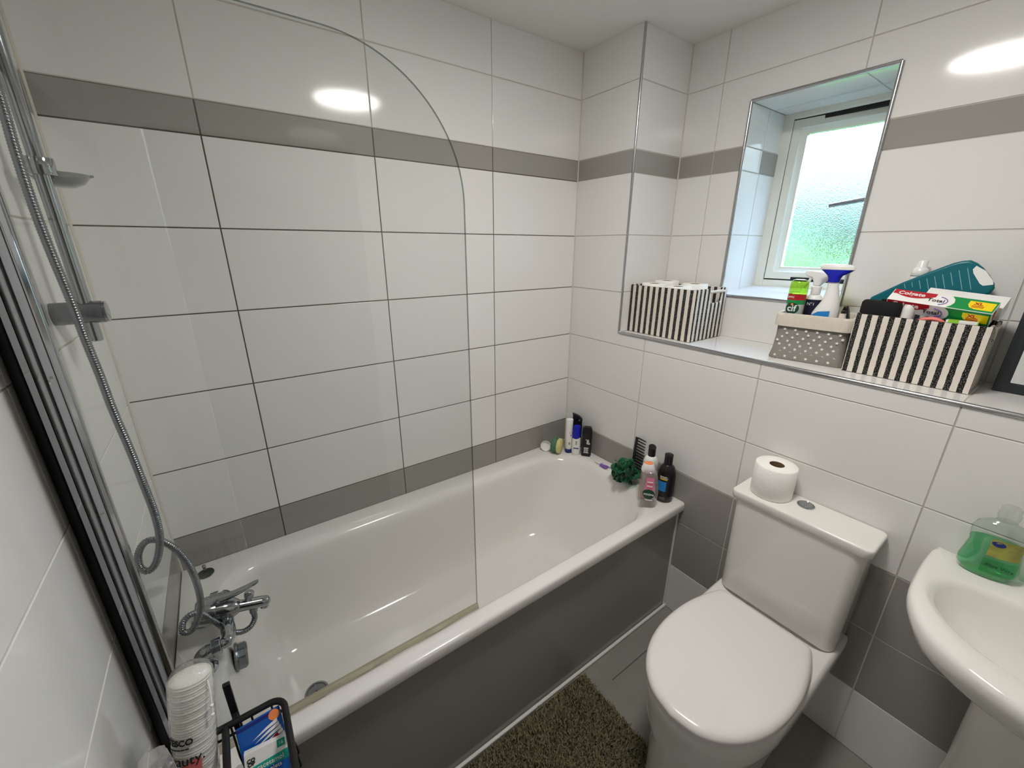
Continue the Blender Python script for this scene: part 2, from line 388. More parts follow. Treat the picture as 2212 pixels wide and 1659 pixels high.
# front wall (behind the camera) with a dark door
b = B(); b.box((XL-0.03, YF-0.1, 0), (-1.56, YF, ZC)); b.box((-0.76, YF-0.1, 0), (D+0.05, YF, ZC)); b.box((-1.56, YF-0.1, 2.03), (-0.76, YF, ZC))
struct(obj('wall_front', b, 'tile', smooth=0))
dr = thing('door_1', 'dark brown panelled bathroom door in the wall behind the viewer', 'door'); struct(dr)
b = B(); b.box((-1.555, YF-0.06, 0.005), (-0.765, YF-0.02, 2.025))
for z0, z1 in ((0.2, 0.9), (1.05, 1.85)):
    for x0 in (-1.46, -1.10): b.box((x0, YF-0.021, z0), (x0+0.25, YF-0.012, z1))
obj('door_leaf', b, 'door', dr, bevel=0.003)
b = B(); b.tube([(-0.83, YF-0.02, 1.0), (-0.83, YF+0.04, 1.0), (-0.94, YF+0.045, 1.0)], 0.009)
obj('door_handle', b, 'chrome', dr)

# floor tiles: long planks along y
b = B()
xs = [-1.72, -1.398, -1.088, -0.777, -0.466, -0.154, 0.0]; offs = [0.2, 0.5, 0.1, 0.42, 0.185, 0.43]
for i in range(len(xs)-1):
    ys = [y for y in [0.63 + offs[i] + 0.62*k - 0.62 for k in range(4)] if y > 0.0]
    tiles(b, (xs[i], 0, 0), (0, -1, 0), (1, 0, 0), (0, 0, 1), 0.0, -YF, ys, [0, xs[i+1]-xs[i]], [], lambda u, v: 0, lambda v: 1, rnd=0.0)
b.mi = 1; b.box((XL-.1, YF-.15, -.09), (.72, .1, -.006))
struct(obj('floor', b, ['floor', 'gfloor'], smooth=0))
b = B(); b.box((XL-0.03, YF-0.1, ZC), (D+0.4, 0.03, ZC+0.05)); struct(obj('ceiling', b, 'ceil', smooth=0))

# outer leaf of the wall so that daylight only comes through the window
b = B()
e_ = .0062
b.box((D+0.008, 0.03, 0), (0.65, WY1+e_, ZC)); b.box((D+0.008, WY0-e_, 0), (0.65, YF-0.1, ZC))
b.box((D+0.008, WY1+e_, 0), (0.65, WY0-e_, WZ0-0.012)); b.box((D+0.008, WY1+e_, WZ1+e_), (0.65, WY0-e_, ZC)); b.box((XL-.06, .012, -.05), (.66, .06, ZC)); b.box((XL-.06, YF-.1, -.05), (XL-.012, .06, ZC))
struct(obj('wall_outer', b, 'paint', smooth=0))

# metal edge trims
b = B()
def trimbar(p0, p1, r=0.006): b.cyl(p0, p1, r, n=16)
trimbar((0.001, YE-0.001, ZS), (0.001, YE-0.001, ZC), 0.005)
struct(obj('trim_2', b, 'brushed'), 'metal tile trim up the corner of the pier')
b = B(); trimbar((0.001, YE, ZS-0.001), (0.001, YF, ZS-0.001), 0.0065)
struct(obj('trim_3', b, 'brushed'), 'metal tile trim along the front edge of the ledge')
b = B()
e = 0.005
for p0, p1 in (((D, WY1+e, WZ0-e), (D, WY1+e, WZ1+e)), ((D, WY0-e, WZ0-e), (D, WY0-e, WZ1+e)), ((D, WY1+e, WZ1+e), (D, WY0-e, WZ1+e)), ((D, WY1+e, WZ0-e), (D, WY0-e, WZ0-e))):
    trimbar(p0, p1, 0.006)
struct(obj('trim_4', b, 'brushed'), 'metal tile trim round the window opening')
b = B(); b.box((XL, -0.7165, 0.0), (0, -0.7285, 0.012))
struct(obj('baseboard_bath', b, 'sil', bevel=0.004), 'white silicone along the foot of the bath panel')
b = B(); b.cyl((-0.004, -0.7155, 0.0), (-0.004, -0.7155, 0.53), 0.006, n=10)
struct(obj('trim_5', b, 'sil'), 'white silicone up the corner between bath panel and wall')
b = B(); b.cyl((-0.001, -0.001, 0.56), (-0.001, -0.001, ZC), 0.003, n=8); b.cyl((XL+0.001, -0.001, 0.56), (XL+0.001, -0.001, ZC), 0.004, n=8); b.cyl((D-0.001, YE-0.001, ZS), (D-0.001, YE-0.001, ZC), 0.003, n=8)
struct(obj('trim_6', b, 'glight'), 'pale sealant in the wall corners')

# ------------------------------------------------------------------ window
win = struct(thing('window_1', 'small white framed window with frosted glass, slightly open', 'window'))
fw = 0.034
b = B(); o_ = (WY0, WY1, WZ0+0.02, WZ1)
def ringframe(b, y0, y1, z0, z1, w, x0, x1):
    b.box((x0, y0, z0), (x1, y0+w, z1)); b.box((x0, y1-w, z0), (x1, y1, z1)); b.box((x0, y0+w, z1-w), (x1, y1-w, z1)); b.box((x0, y0+w, z0), (x1, y1-w, z0+w))
ringframe(b, WY0-0.004, WY1+0.004, WZ0+0.013, WZ1+0.016, 0.038, XW, XW+0.07)
obj('frame', b, 'upvc', win, bevel=0.004)
b = B(); ringframe(b, WY0+0.03, WY1-0.0335, WZ0+0.0505, WZ1-0.0215, 0.016, XW+0.010, XW+0.06)
obj('gasket', b, 'rubber', win)
sash = thing('sash', None, None, (XW+0.002, WY1-fw-0.0045, 0), (0, 0, radians(4.5))); sash.parent = win
sw = -(WY0-(-0.0)) ; SW = (WY1-fw) - (WY0+0.024)
sz0, sz1 = 1.4545, 2.0655
b = B()
prof = [(0.0, 0.0), (0.0, 0.040), (0.006, 0.046), (0.016, 0.062), (0.016, 0.070), (0.045, 0.070), (0.05, 0.0)]   # (depth x, inward w)
def mitre(b, y0, y1, z0, z1, prof):
    rings = []
    for (x, w) in prof: rings.append([(x, y0+w, z0+w), (x, y1-w, z0+w), (x, y1-w, z1-w), (x, y0+w, z1-w)])
    rings.append(rings[0]); b.loft(rings, False, False)
mitre(b, -SW, 0, sz0-0, sz1, [(x, w*0.72) for x, w in prof])
obj('sash_frame', b, 'upvc', sash, smooth=0)
b = B(); b.box((0.018, -SW+0.038, sz0+0.038), (0.022, -0.038, sz1-0.038))
obj('pane', b, 'obscured', sash, smooth=0)
b = B(); b.box((-0.020, -SW+0.012, 1.735), (0.002, -SW+0.040, 1.775)); 
b.tube([(-0.028, -SW+0.02, 1.757), (-0.030, -SW+0.07, 1.752), (-0.034, -SW+0.165, 1.738)], [0.009, 0.008, 0.007], n=12)
obj('handle', b, 'dullchrome', sash)

# outside
b = B()
random.seed(3)
for k in range(9):
    cy, cz, r = -2.2 + k*0.45 + random.uniform(-.1, .1), 0.7 + random.uniform(-.1, .12), 0.62 + random.uniform(-.1, .15)
    n, mrow = 18, 10
    b.loft([[(4.3 + r*0.8*sin(pi*(i+.3)/(mrow))*cos(2*pi*j/n)*(1+random.uniform(-.12, .12)), cy + r*sin(pi*(i+.3)/mrow)*sin(2*pi*j/n)*(1+random.uniform(-.12, .12)), cz - r*1.25*cos(pi*(i+.3)/mrow)) for j in range(n)] for i in range(mrow)])
tag(obj('hedge', b, 'hedge', smooth=0), 'green garden hedge blurred behind the frosted window', 'hedge')
b = B(); b.box((0.66, -6, -0.3), (14, 4, -0.2)); struct(obj('ground', b, 'lawn', smooth=0))

# ------------------------------------------------------------------ ceiling light
cl = thing('ceiling_light', 'round flush ceiling lamp with a warm white dome', 'ceiling light', (-0.69, -1.05, ZC))
b = B(); b.lathe([(0.17, 0), (0.176, -0.006), (0.176, -0.040), (0.172, -0.044), (0.163, -0.044), (0.163, -0.030)], 48); obj('base', b, 'white', cl)
b = B(); b.lathe([(0.1625, -0.036), (0.160, -0.043), (0.14, -0.050), (0.10, -0.056), (0.05, -0.059), (0.004, -0.060)], 48); obj('diffuser', b, 'lamp', cl)

# ------------------------------------------------------------------ bath
bath = thing('bathtub', 'white bath with taupe tiled side panel along the back wall', 'bath')
RZ = 0.57
def bring(x0, x1, y0, y1, r, z, rt=None):
    """rounded rectangle with bigger corners at the sloping end"""
    n = 12; out = []; rt = r if rt is None else rt
    for cx, cy, rr, a0 in ((x1, y1, r, 0), (x0, y1, rt, pi/2), (x0, y0, rt, pi), (x1, y0, r, 1.5*pi)):
        sx = -1 if cx == x1 else 1; sy = -1 if cy == y1 else 1
        for i in range(n+1):
            a = a0 + pi/2*i/n; out.append((cx + sx*rr + rr*cos(a), cy + sy*rr + rr*sin(a), z))
    return out
b = B()
R = [bring(XL+.002, -.002, -0.7330, -.002, 0.002, 0.5305), bring(XL+.002, -.002, -0.7385, -.002, 0.002, 0.5315), bring(XL+.002, -.002, -0.7400, -.002, 0.002, 0.535), bring(XL+.002, -.002, -0.7400, -.002, 0.002, 0.560), bring(XL+.002, -.002, -0.7382, -.002, 0.002, 0.5662),
     bring(XL+.002, -.002, -0.7338, -.002, 0.002, 0.5694), bring(XL+.002, -.002, -0.7275, -.002, 0.002, RZ), bring(XL+.003, -.003, -0.7185, -.003, 0.003, RZ-.0012), bring(XL+.003, -.003, -0.7145, -.003, 0.003, RZ), bring(XL+.02, -.02, -0.708, -.02, 0.02, RZ), 
     bring(-1.618, -0.052, -0.698, -0.062, 0.21, RZ-0.0005, 0.13), bring(-1.611, -0.062, -0.692, -0.076, 0.21, RZ-0.003, 0.13), bring(-1.603, -0.078, -0.684, -0.092, 0.20, RZ-0.010, 0.13),
     bring(-1.597, -0.092, -0.677, -0.102, 0.195, RZ-0.024, 0.125), bring(-1.593, -0.103, -0.671, -0.107, 0.19, RZ-0.05, 0.12), bring(-1.582, -0.160, -0.655, -0.120, 0.18, 0.42, 0.12),
     bring(-1.562, -0.235, -0.640, -0.133, 0.16, 0.29, 0.11), bring(-1.540, -0.290, -0.620, -0.150, 0.14, 0.225, 0.11), bring(-1.508, -0.330, -0.595, -0.175, 0.12, 0.200, 0.10), bring(-1.44, -0.375, -0.555, -0.215, 0.10, 0.190, 0.09), bring(-1.3, -0.55, -0.45, -0.32, 0.05, 0.186, 0.05)]
b.loft(R, False, True)
obj('tub', b, 'acryl', bath, smooth=60)
b = B(); b.box((XL+.001, -0.7155, 0.0005), (-.001, -0.700, 0.532)); obj('side_panel', b, 'gtile', bath, smooth=0)
b = B()
TO = frame((-1.586, -0.36, 0.478), (0, 1, 0), (0.1, 0, 1))
if (TO.to_3x3() @ Vector((0, 0, 1))).x < 0: TO = frame((-1.586, -0.36, 0.478), (0, -1, 0), (0.1, 0, 1))
b.T = TO
n = 40; kn = lambda r, z, d: [(r*(1+d*(0.5+0.5*cos(10*2*pi*j/n)))*cos(2*pi*j/n), r*(1+d*(0.5+0.5*cos(10*2*pi*j/n)))*sin(2*pi*j/n), z) for j in range(n)]
b.loft([kn(0.037, 0.0, 0), kn(0.039, 0.004, 0), kn(0.038, 0.008, 0), kn(0.033, 0.010, .06), kn(0.033, 0.026, .06), kn(0.030, 0.031, 0), kn(0.02, 0.032, 0)])
obj('overflow_knob', b, 'dullchrome', bath)
b = B(); b.lathe([(0.036, 0.0), (0.036, 0.004), (0.030, 0.006), (0.028, 0.002), (0.004, 0.002)], 32); b.box((-.026, -.003, .002), (.026, .003, .006)); b.box((-.003, -.026, .002), (.003, .026, .006))
obj('waste', b, 'dullchrome', bath, loc=(-1.41, -0.36, 0.1895))

# bath plug lying on the far corner of the rim
pg = thing('bath_plug', 'dark metal bath plug lying in the far left corner of the bath rim', 'plug', (-1.634, -0.062, RZ))
b = B(); b.lathe([(0.020, 0), (0.023, 0.003), (0.022, 0.006), (0.012, 0.009), (0.004, 0.010)], 28); obj('disc', b, mat('tarnished_metal', (78, 84, 76), 0.35, metal=0.9, bump=.3, bscale=200), pg)
b = B(); b.tube([(0, 0, 0.008), (0, 0, 0.024)], 0.0035, 10); b.lathe([(0.004, .024), (.005, .026), (.005, .034), (.003, .036)], 12); obj('stem', b, 'dullchrome', pg)

# ------------------------------------------------------------------ bath mixer tap
tap = thing('bath_mixer_tap', 'chrome lever bath mixer tap on the left end of the bath', 'tap', (-1.63, -0.36, RZ))
TT = Matrix.Translation((1.63, 0.36, -RZ))
YT = -0.36
def leg(sgn):
    y0 = YT + sgn*0.09
    b = B(TT)
    b.lathe([(0.030, 0), (0.030, 0.004), (0.024, 0.010), (0.017, 0.013)], 24, c=(-1.637, y0, RZ))
    b.tube(catmull([(-1.637, y0, RZ+0.006), (-1.637, y0, RZ+0.035), (-1.632, y0, RZ+0.048), (-1.618, y0, RZ+0.054), (-1.604, y0, RZ+0.055)], 5), [0.016]*16 + [0.0145]*5, 20)
    obj('inlet_leg', b, 'chrome', tap)
    b = B(TT); b.cyl((-1.612, y0, RZ+0.055), (-1.592, y0, RZ+0.055), 0.0205, n=8); obj('union_nut', b, 'chrome', tap, bevel=0.002)
    b = B(TT)
    b.tube(catmull([(-1.594, y0, RZ+0.055), (-1.583, y0, RZ+0.056), (-1.576, y0 - sgn*0.010, RZ+0.058), (-1.575, y0-sgn*0.03, RZ+0.06), (-1.577, YT+sgn*0.02, RZ+0.062)], 5), [0.0125]*6 + [0.0155]*9 + [0.017]*6, 20)
    obj('arm', b, 'chrome', tap)
leg(-1); leg(1)
AX = Vector((1, 0, -0.30)).normalized()
c0 = Vector((-1.640, YT, 0.672)); P_ = lambda t: tuple(c0 + AX*t)
b = B(TT); b.tube([P_(0), P_(.003), P_(0.03), P_(0.042), P_(0.044), P_(0.060), P_(0.085), P_(0.098)], [0.026, 0.031, 0.033, 0.032, 0.026, 0.026, 0.026, 0.018], 28)
obj('body', b, 'chrome', tap)
b = B(TT); b.tube([P_(0.085), P_(0.105), P_(0.15), P_(0.163), P_(0.170), P_(0.174)], [0.017, 0.0155, 0.0155, 0.0145, 0.011, 0.004], 24)
q = Vector(P_(0.160)); b.tube([tuple(q), tuple(q + Vector((-.004, 0, -0.017)))], 0.011, 18)
obj('spout', b, 'chrome', tap)
b = B(TT); up = Vector((0.30, 0, 1)).normalized()
q = c0 + AX*0.118 + up*0.011
b.tube([tuple(q), tuple(q+up*0.010), tuple(q+up*0.014), tuple(q+up*0.024), tuple(q+up*0.027), tuple(q+up*0.029)], [0.0085, 0.0075, 0.0115, 0.0125, 0.0115, 0.006], 20)
obj('diverter_knob', b, 'chrome', tap)
b = B(TT)
l0 = c0 + AX*0.036 + up*0.028
lv = [(l0 + AX*t + up*h, w, th) for t, h, w, th in ((-0.012, -0.004, 0.012, 0.010), (0.0, 0.002, 0.0175, 0.012), (0.02, 0.006, 0.0165, 0.010), (0.045, 0.014, 0.012, 0.007), (0.072, 0.027, 0.010, 0.005), (0.092, 0.038, 0.009, 0.0045), (0.099, 0.042, 0.006, 0.003))]
b.loft([[tuple(p + Vector((0, 1, 0))*(w*cos(2*pi*j/16)) + up*(th*sin(2*pi*j/16))) for j in range(16)] for p, w, th in lv])
obj('lever', b, 'chrome', tap)
b = B(TT); q = c0 + AX*0.128; b.tube([tuple(q), tuple(q + Vector((0, 0, -0.030)))], [0.010, 0.010], 12); obj('hose_connector', b, 'dullchrome', tap)

# shower hose
HP = [(-1.659,-.42,1.99),(-1.659,-.42,1.90),(-1.659,-.42,1.803),(-1.662,-.42,1.729),(-1.663,-.42,1.652),(-1.661,-.42,1.574),(-1.657,-.42,1.498),(-1.655,-.42,1.416),(-1.65,-.43,1.349),(-1.646,-.44,1.274),(-1.639,-.45,1.194),(-1.634,-.46,1.117),(-1.632,-.46,1.042),(-1.637,-.46,.978),(-1.654,-.46,.926),(-1.672,-.458,.909),(-1.683,-.453,.924),(-1.679,-.447,.953),(-1.663,-.442,.972),(-1.642,-.438,.962),(-1.621,-.436,.925),(-1.607,-.434,.862),(-1.606,-.43,.780),(-1.618,-.425,.720),(-1.642,-.42,.679),(-1.660,-.41,.677),(-1.656,-.40,.696),(-1.640,-.392,.703),(-1.622,-.388,.692),(-1.60,-.388,.65),(-1.578,-.386,.600),(-1.555,-.38,.574),(-1.533,-.372,.570),(-1.519,-.364,.585),(-1.518,-.36,.602)]
path = catmull(HP, 12); pp = [path[0]]; need = DS = 0.0008
for i in range(1, len(path)):
    a_, c_ = path[i-1], path[i]; L_ = (c_-a_).length; d_ = need
    while d_ <= L_: pp.append(a_.lerp(c_, d_/L_)); d_ += DS
    need = d_ - L_
rr = [0.00705 + 0.00055*cos(2*pi*i/6) for i in range(len(pp))]
b = B(); b.tube([tuple(p) for p in pp], rr, 12)
tag(obj('shower_hose', b, 'dullchrome', smooth=50), 'ribbed chrome shower hose looping down from the riser rail to the bath tap', 'shower hose')

# riser rail
rail = thing('shower_rail', 'chrome shower riser rail on the left end wall with a soap dish', 'shower rail', (-1.65, -0.358, 1.40))
TR = Matrix.Translation((1.65, 0.358, -1.40))
b = B(TR); b.tube([(-1.652, -.358, 1.403), (-1.652, -.358, 1.405), (-1.652, -.358, 2.20), (-1.652, -.358, 2.202)], [0.009, 0.0112, 0.0112, 0.009], 24); obj('pole', b, 'chrome', rail)
for z in (1.460, 2.14):
    b = B(TR); b.tube([(XL+.001, -.358, z), (-1.628, -.358, z), (-1.6275, -.358, z)], [0.0215, 0.0215, 0.019], 28); obj('wall_bracket', b, 'dullchrome', rail)
    b = B(TR); b.tube([(-1.6275, -.358, z), (-1.623, -.358, z), (-1.622, -.358, z)], [0.0205, 0.0205, 0.018], 28); obj('bracket_cap', b, 'chrome', rail)
b = B(TR); b.lathe([(0.0125, -0.0135), (0.0195, -0.014), (0.0200, -0.013), (0.0200, 0.013), (0.0195, 0.014), (0.0125, 0.0135)], 32, c=(-1.651, -.357, 1.718)); obj('collar', b, 'chrome', rail)
b = B(TR)
b.lathe([(0.002, -0.010), (0.022, -0.009), (0.040, -0.002), (0.052, 0.010), (0.054, 0.013), (0.053, 0.0142), (0.050, 0.013), (0.038, 0.004), (0.02, -0.004), (0.002, -0.005)], 40, sx=0.82, sy=0.86, c=(-1.640, -.302, 1.700))
b.box((-1.660, -.345, 1.7005), (-1.640, -.325, 1.7045))
b.tube([(-1.599, -.302, 1.7125), (-1.5915, -.302, 1.7135)], [0.003, 0.002], 8)
obj('soap_dish', b, 'dishclear', rail)

# ------------------------------------------------------------------ glass shower screen
YG = -0.683
scr = thing('shower_screen', 'clear glass shower screen with a curved top corner standing on the bath rim', 'shower screen', (XL, YG, RZ))
TS = Matrix.Translation((-XL, -YG, -RZ))
b = B(TS)
out = [(-1.650, RZ+0.010), (-0.978, RZ+0.010), (-0.978, 1.667)]
for i in range(1, 25):
    a = pi/2*i/24; out.append((-1.228 + 0.25*cos(a), 1.667 + 0.25*sin(a)))
out.append((-1.650, 1.917))
b.prism([(x, YG-0.003, z) for x, z in out], (0, 0.006, 0))
for f in b.bm.faces:
    f.normal_update()
    if abs(f.normal.y) < .5: f.material_index = 1
obj('glass_panel', b, ['glass', 'gedge'], scr, smooth=30)
b = B(TS)
b.box((XL+.001, -.636, RZ+.004), (-1.676, -.600, 1.93)); b.box((-1.676, -.633, RZ+.004), (-1.672, -.606, 1.93))
obj('wall_profile', b, 'chrome', scr, bevel=0.004)
b = B(TS); b.box((XL+.0012, -.6395, RZ+.004), (-1.6865, -.6355, 1.93)); obj('dark_reflection_strip', b, 'black', scr, bevel=.0015)  # added black strip standing in for a dark reflection in the chrome
b = B(TS); b.cyl((-1.6655, -.644, RZ+.006), (-1.6655, -.644, 1.925), 0.0105, n=28); obj('hinge_tube', b, 'chrome', scr)
b = B(TS); b.prism([(-1.662, -.664, RZ+.006), (-1.650, -.694, RZ+.006), (-1.640, -.698, RZ+.006), (-1.632, -.690, RZ+.006), (-1.634, -.676, RZ+.006), (-1.648, -.655, RZ+.006)], (0, 0, 1.342)); obj('glass_profile', b, 'chrome', scr, bevel=0.003)
b = B(TS)
pts = []
for i in range(25):
    x = -1.645 + (1.645-0.976)*i/24; w = 0.004*sin(i*0.9) * (0.3 if i < 10 else 1) * 0.5
    pts.append([(x, YG-0.0075+w*.4, RZ-0.0008), (x, YG+0.0075, RZ-0.0008), (x, YG+0.006, RZ+0.007), (x, YG+0.0045, RZ+0.013), (x, YG-0.0045, RZ+0.013), (x, YG-0.008+w, RZ+0.007)])
b.loft(pts); obj('bottom_seal', b, 'seal', scr)

# ------------------------------------------------------------------ toilet
YT_ = -1.155
toi = thing('toilet', 'white close-coupled toilet with the lid down', 'toilet', (-0.35, YT_, 0))
TL = Matrix.Translation((0.35, 0, 0))     # meshes below are drawn with y measured from the centre line
def dshape(pts, z, cx=-0.43, s=1.0, inset=0.0):
    P = catmull([(x, w, 0) for x, w in pts], 5)
    half = [(p.x, max(p.y, 0)) for p in P]
    full = [(x, w) for x, w in half] + [(x, -w) for x, w in reversed(half[1:-1])]
    out = []
    n = len(full)
    for i, (x, w) in enumerate(full):
        if inset:
            a = Vector(full[i-1]); c = Vector(full[(i+1) % n]); t = (c-a).normalized(); nrm = Vector((-t.y, t.x))
            if nrm.dot(Vector((cx, 0)) - Vector((x, w))) < 0: nrm = -nrm
            x, w = x + nrm.x*inset, w + nrm.y*inset
        out.append((cx + (x-cx)*s, w*s, z))
    return out
SEAT = [(-.182, 0), (-.182, .06), (-.182, .115), (-.187, .134), (-.203, .146), (-.26, .164), (-.33, .178), (-.40, .183), (-.47, .180), (-.54, .166), (-.60, .140), (-.645, .105), (-.675, .060), (-.688, 0)]
PAN = [(-.003, 0), (-.003, .10), (-.003, .165), (-.010, .180), (-.10, .182), (-.20, .181), (-.30, .181), (-.40, .179), (-.47, .174), (-.54, .158), (-.595, .132), (-.635, .098), (-.662, .054), (-.672, 0)]
def sc(pts, f, back=0.0, w=1.0): return [(min(-.43 + (x+.43)*(f if x < -.43 else 1), -.003-back if x > -.05 else x), y*w) for x, y in pts]
b = B(TL)
b.loft([dshape(PAN, 0.402, s=.7), dshape(PAN, 0.419, s=.95), dshape(PAN, 0.417, inset=0.004), dshape(sc(PAN, 1.02, 0, 1.01), 0.410), dshape(sc(PAN, 1.03, 0, 1.02), 0.40), dshape(sc(PAN, 1.02, 0, 1.01), 0.37), dshape(sc(PAN, .97), 0.34), dshape(sc(PAN, .88, 0, .96), 0.31), dshape(sc(PAN, .75, 0.0, .88), 0.285), dshape(sc(PAN, .60, 0.0, .78), 0.268), dshape(sc(PAN, .50, 0.0, .72), 0.262), dshape(sc(PAN, .485, 0.0, .705), 0.258), dshape(sc(PAN, .47, 0.0, .70), 0.20), dshape(sc(PAN, .46, 0.0, .68), 0.08), dshape(sc(PAN, .48, 0.0, .70), 0.012), dshape(sc(PAN, .48, 0.0, .70), 0.0)])
obj('pan', b, 'ceramic', toi, smooth=60)
b = B(TL)
S2 = [(x if x > -.43 else -.43 + (x+.43)*.985, w*.985) for x, w in SEAT]
b.loft([dshape(S2, 0.419, inset=.004), dshape(S2, 0.421), dshape(S2, 0.433), dshape(S2, 0.435, inset=.004)]); obj('seat', b, 'seat', toi, smooth=50)
b = B(TL)
b.loft([dshape(SEAT, 0.4375, inset=.006), dshape(SEAT, 0.4385, inset=.001), dshape(SEAT, 0.444), dshape(SEAT, 0.450, inset=.002), dshape(SEAT, 0.4555, inset=.007), dshape(SEAT, 0.459, inset=.014), dshape(SEAT, 0.460, inset=.014, s=.94), dshape(SEAT, 0.4625, inset=.014, s=.5), dshape(SEAT, 0.463, inset=.014, s=.05)]); obj('lid', b, 'seat', toi, smooth=60)
for s in (-1, 1):
    b = B(TL); b.cyl((-.165, s*.075-.010, .4265), (-.165, s*.075+.010, .4265), .0075, n=16); obj('hinge', b, 'white', toi)
b = B(TL)
b.loft([rrect(-.132, -.003, -.172, .172, .03, .419), rrect(-.134, -.003, -.175, .175, .032, .43), rrect(-.136, -.003, -.179, .179, .032, .786)]); obj('cistern', b, 'ceramic', toi, smooth=50)
b = B(TL)
b.loft([rrect(-.141, -.003, -.187, .187, .02, .7865), rrect(-.143, -.003, -.189, .189, .02, .789), rrect(-.143, -.003, -.190, .190, .018, .809), rrect(-.1420, -.003, -.189, .189, .017, .8125), rrect(-.1395, -.005, -.1865, .1865, .015, .8146), rrect(-.136, -.008, -.183, .183, .013, .815), rrect(-.05, -.03, -.05, .05, .005, .8151)]); obj('cistern_lid', b, 'ceramic', toi, smooth=50)
b = B(TL); b.lathe([(0.0235, 0), (0.0235, .003), (.021, .0045), (.0195, .003)], 32, c=(-.048, 0.004, .815)); fb = obj('flush_button', b, 'chrome', toi)
for s in (-1, 1):
    b = B(TL); pts = [(-.048 + .0185*cos(a)*1.0, .004 + s*.0012 + s*.0175*sin(a), .8165) for a in [pi*i/16 for i in range(17)]]
    b.prism(pts, (0, 0, .0025)); h = obj('button_half', b, 'chrome', fb, bevel=.0006)

# toilet rolls
def roll(name, label, loc, r=0.058, h=0.105, group=None):
    t = thing(name, label, 'toilet roll', loc, (0, 0, random.uniform(0, 6)), group)
    b = B(); n = 64
    b.lathe([(0.0215, 0.002), (r-.003, 0.0), (r, 0.003), (r+.0006, h*.5), (r, h-.003), (r-.003, h), (0.0215, h-.0015), (0.0215, .002)], n, cap0=False, cap1=False)
    obj('paper', b, 'paper', t, smooth=50)
    b = B(); b.lathe([(0.0215, .003), (.0215, h-.002), (.0202, h-.002), (.0202, .003), (.0215, .003)], 32, cap0=False, cap1=False); obj('core', b, 'card', t, smooth=50)
    return t
roll('toilet_roll', 'white embossed toilet roll standing on the toilet cistern', (-0.066, -1.054, 0.8153), 0.0595, 0.108)

# ------------------------------------------------------------------ basin
YB = -1.692
bas = thing('wash_basin', 'white wash basin on a pedestal at the right edge', 'basin', (-0.2, YB, 0.0))
TB = Matrix.Translation((0.2, 0, 0))
BO = [(-.002, 0), (-.002, .12), (-.002, .235), (-.008, .258), (-.08, .2635), (-.165, .264), (-.245, .260), (-.305, .246), (-.372, .213), (-.415, .163), (-.438, .110), (-.452, .060), (-.457, 0)]
BI = [(-.122, 0), (-.120, .10), (-.124, .165), (-.140, .205), (-.18, .226), (-.235, .225), (-.285, .205), (-.325, .17), (-.355, .125), (-.372, .065), (-.378, 0)]
def half(pts, n=60, **k):
    P = dshape(pts, k.get('z', 0), cx=k.get('cx', -.24), s=k.get('s', 1), inset=k.get('inset', 0))
    # resample to a fixed number of points
    L = [0]; 
    for i in range(len(P)): L.append(L[-1] + (Vector(P[(i+1) % len(P)]) - Vector(P[i])).length)
    out = []
    for q in range(n):
        d = L[-1]*q/n; i = max(j for j in range(len(P)) if L[j] <= d + 1e-9); f = (d - L[i])/max(L[i+1]-L[i], 1e-9)
        out.append(tuple(Vector(P[i]).lerp(Vector(P[(i+1) % len(P)]), f)))
    return out
b = B(TB)
PED = [(-.05, 0), (-.05, .05), (-.06, .09), (-.12, .105), (-.18, .10), (-.22, .07), (-.235, .03), (-.238, 0)]
b.loft([half(PED, z=.66), half(BO, z=.72, s=.62), half(BO, z=.765, s=.88), half(BO, z=.785, s=.965), half(BO, z=.800, inset=.004), half(BO, z=.812), half(BO, z=.828), half(BO, z=.837, inset=.005), half(BO, z=.841, inset=.014),
        half(BI, z=.840, s=1.05), half(BI, z=.836, s=1.0), half(BI, z=.825, s=.965), half(BI, z=.79, s=.90), half(BI, z=.745, s=.76), half(BI, z=.715, s=.5), half(BI, z=.708, s=.12)], True, True)
obj('bowl', b, 'ceramic', bas, smooth=60)
b = B(TB); b.loft([half(PED, z=0, s=1.12), half(PED, z=.02, s=1.12), half(PED, z=.06, s=1.0), half(PED, z=.35, s=.94), half(PED, z=.62, s=1.0), half(PED, z=.70, s=1.05)]); obj('pedestal', b, 'ceramic', bas, smooth=60)

# soap bottle on the basin
sp = thing('soap_bottle', 'clear hand soap bottle half full of green gel on the basin', 'soap bottle', (-0.050, -1.524, 0.8405), (0, 0, radians(8)))
SP = [(.036, 0), (.044, .004), (.0505, .018), (.0505, .034), (.046, .060), (.0435, .080), (.046, .100), (.047, .116), (.041, .132), (.028, .142), (.0185, .146), (.0165, .150)]
b = B(); b.lathe(SP, 44, sx=.56, sy=1.0, cap1=False); obj('bottle', b, 'petclear', sp, smooth=60)
b = B(); b.lathe([(r-.0012, z+.001) for r, z in SP if z < .09] + [(.0445, .092)], 44, sx=.55, sy=1.0); obj('gel', b, 'gel', sp, smooth=60)
b = B(); b.lathe([(.0165, .149), (.0165, .158), (.0185, .159), (.0185, .161), (.0165, .162), (.0165, .165), (.0185, .166), (.0185, .168), (.0165, .169), (.0165, .182), (.012, .186)], 28, sx=1, sy=1); obj('neck', b, 'petclear', sp, smooth=30)
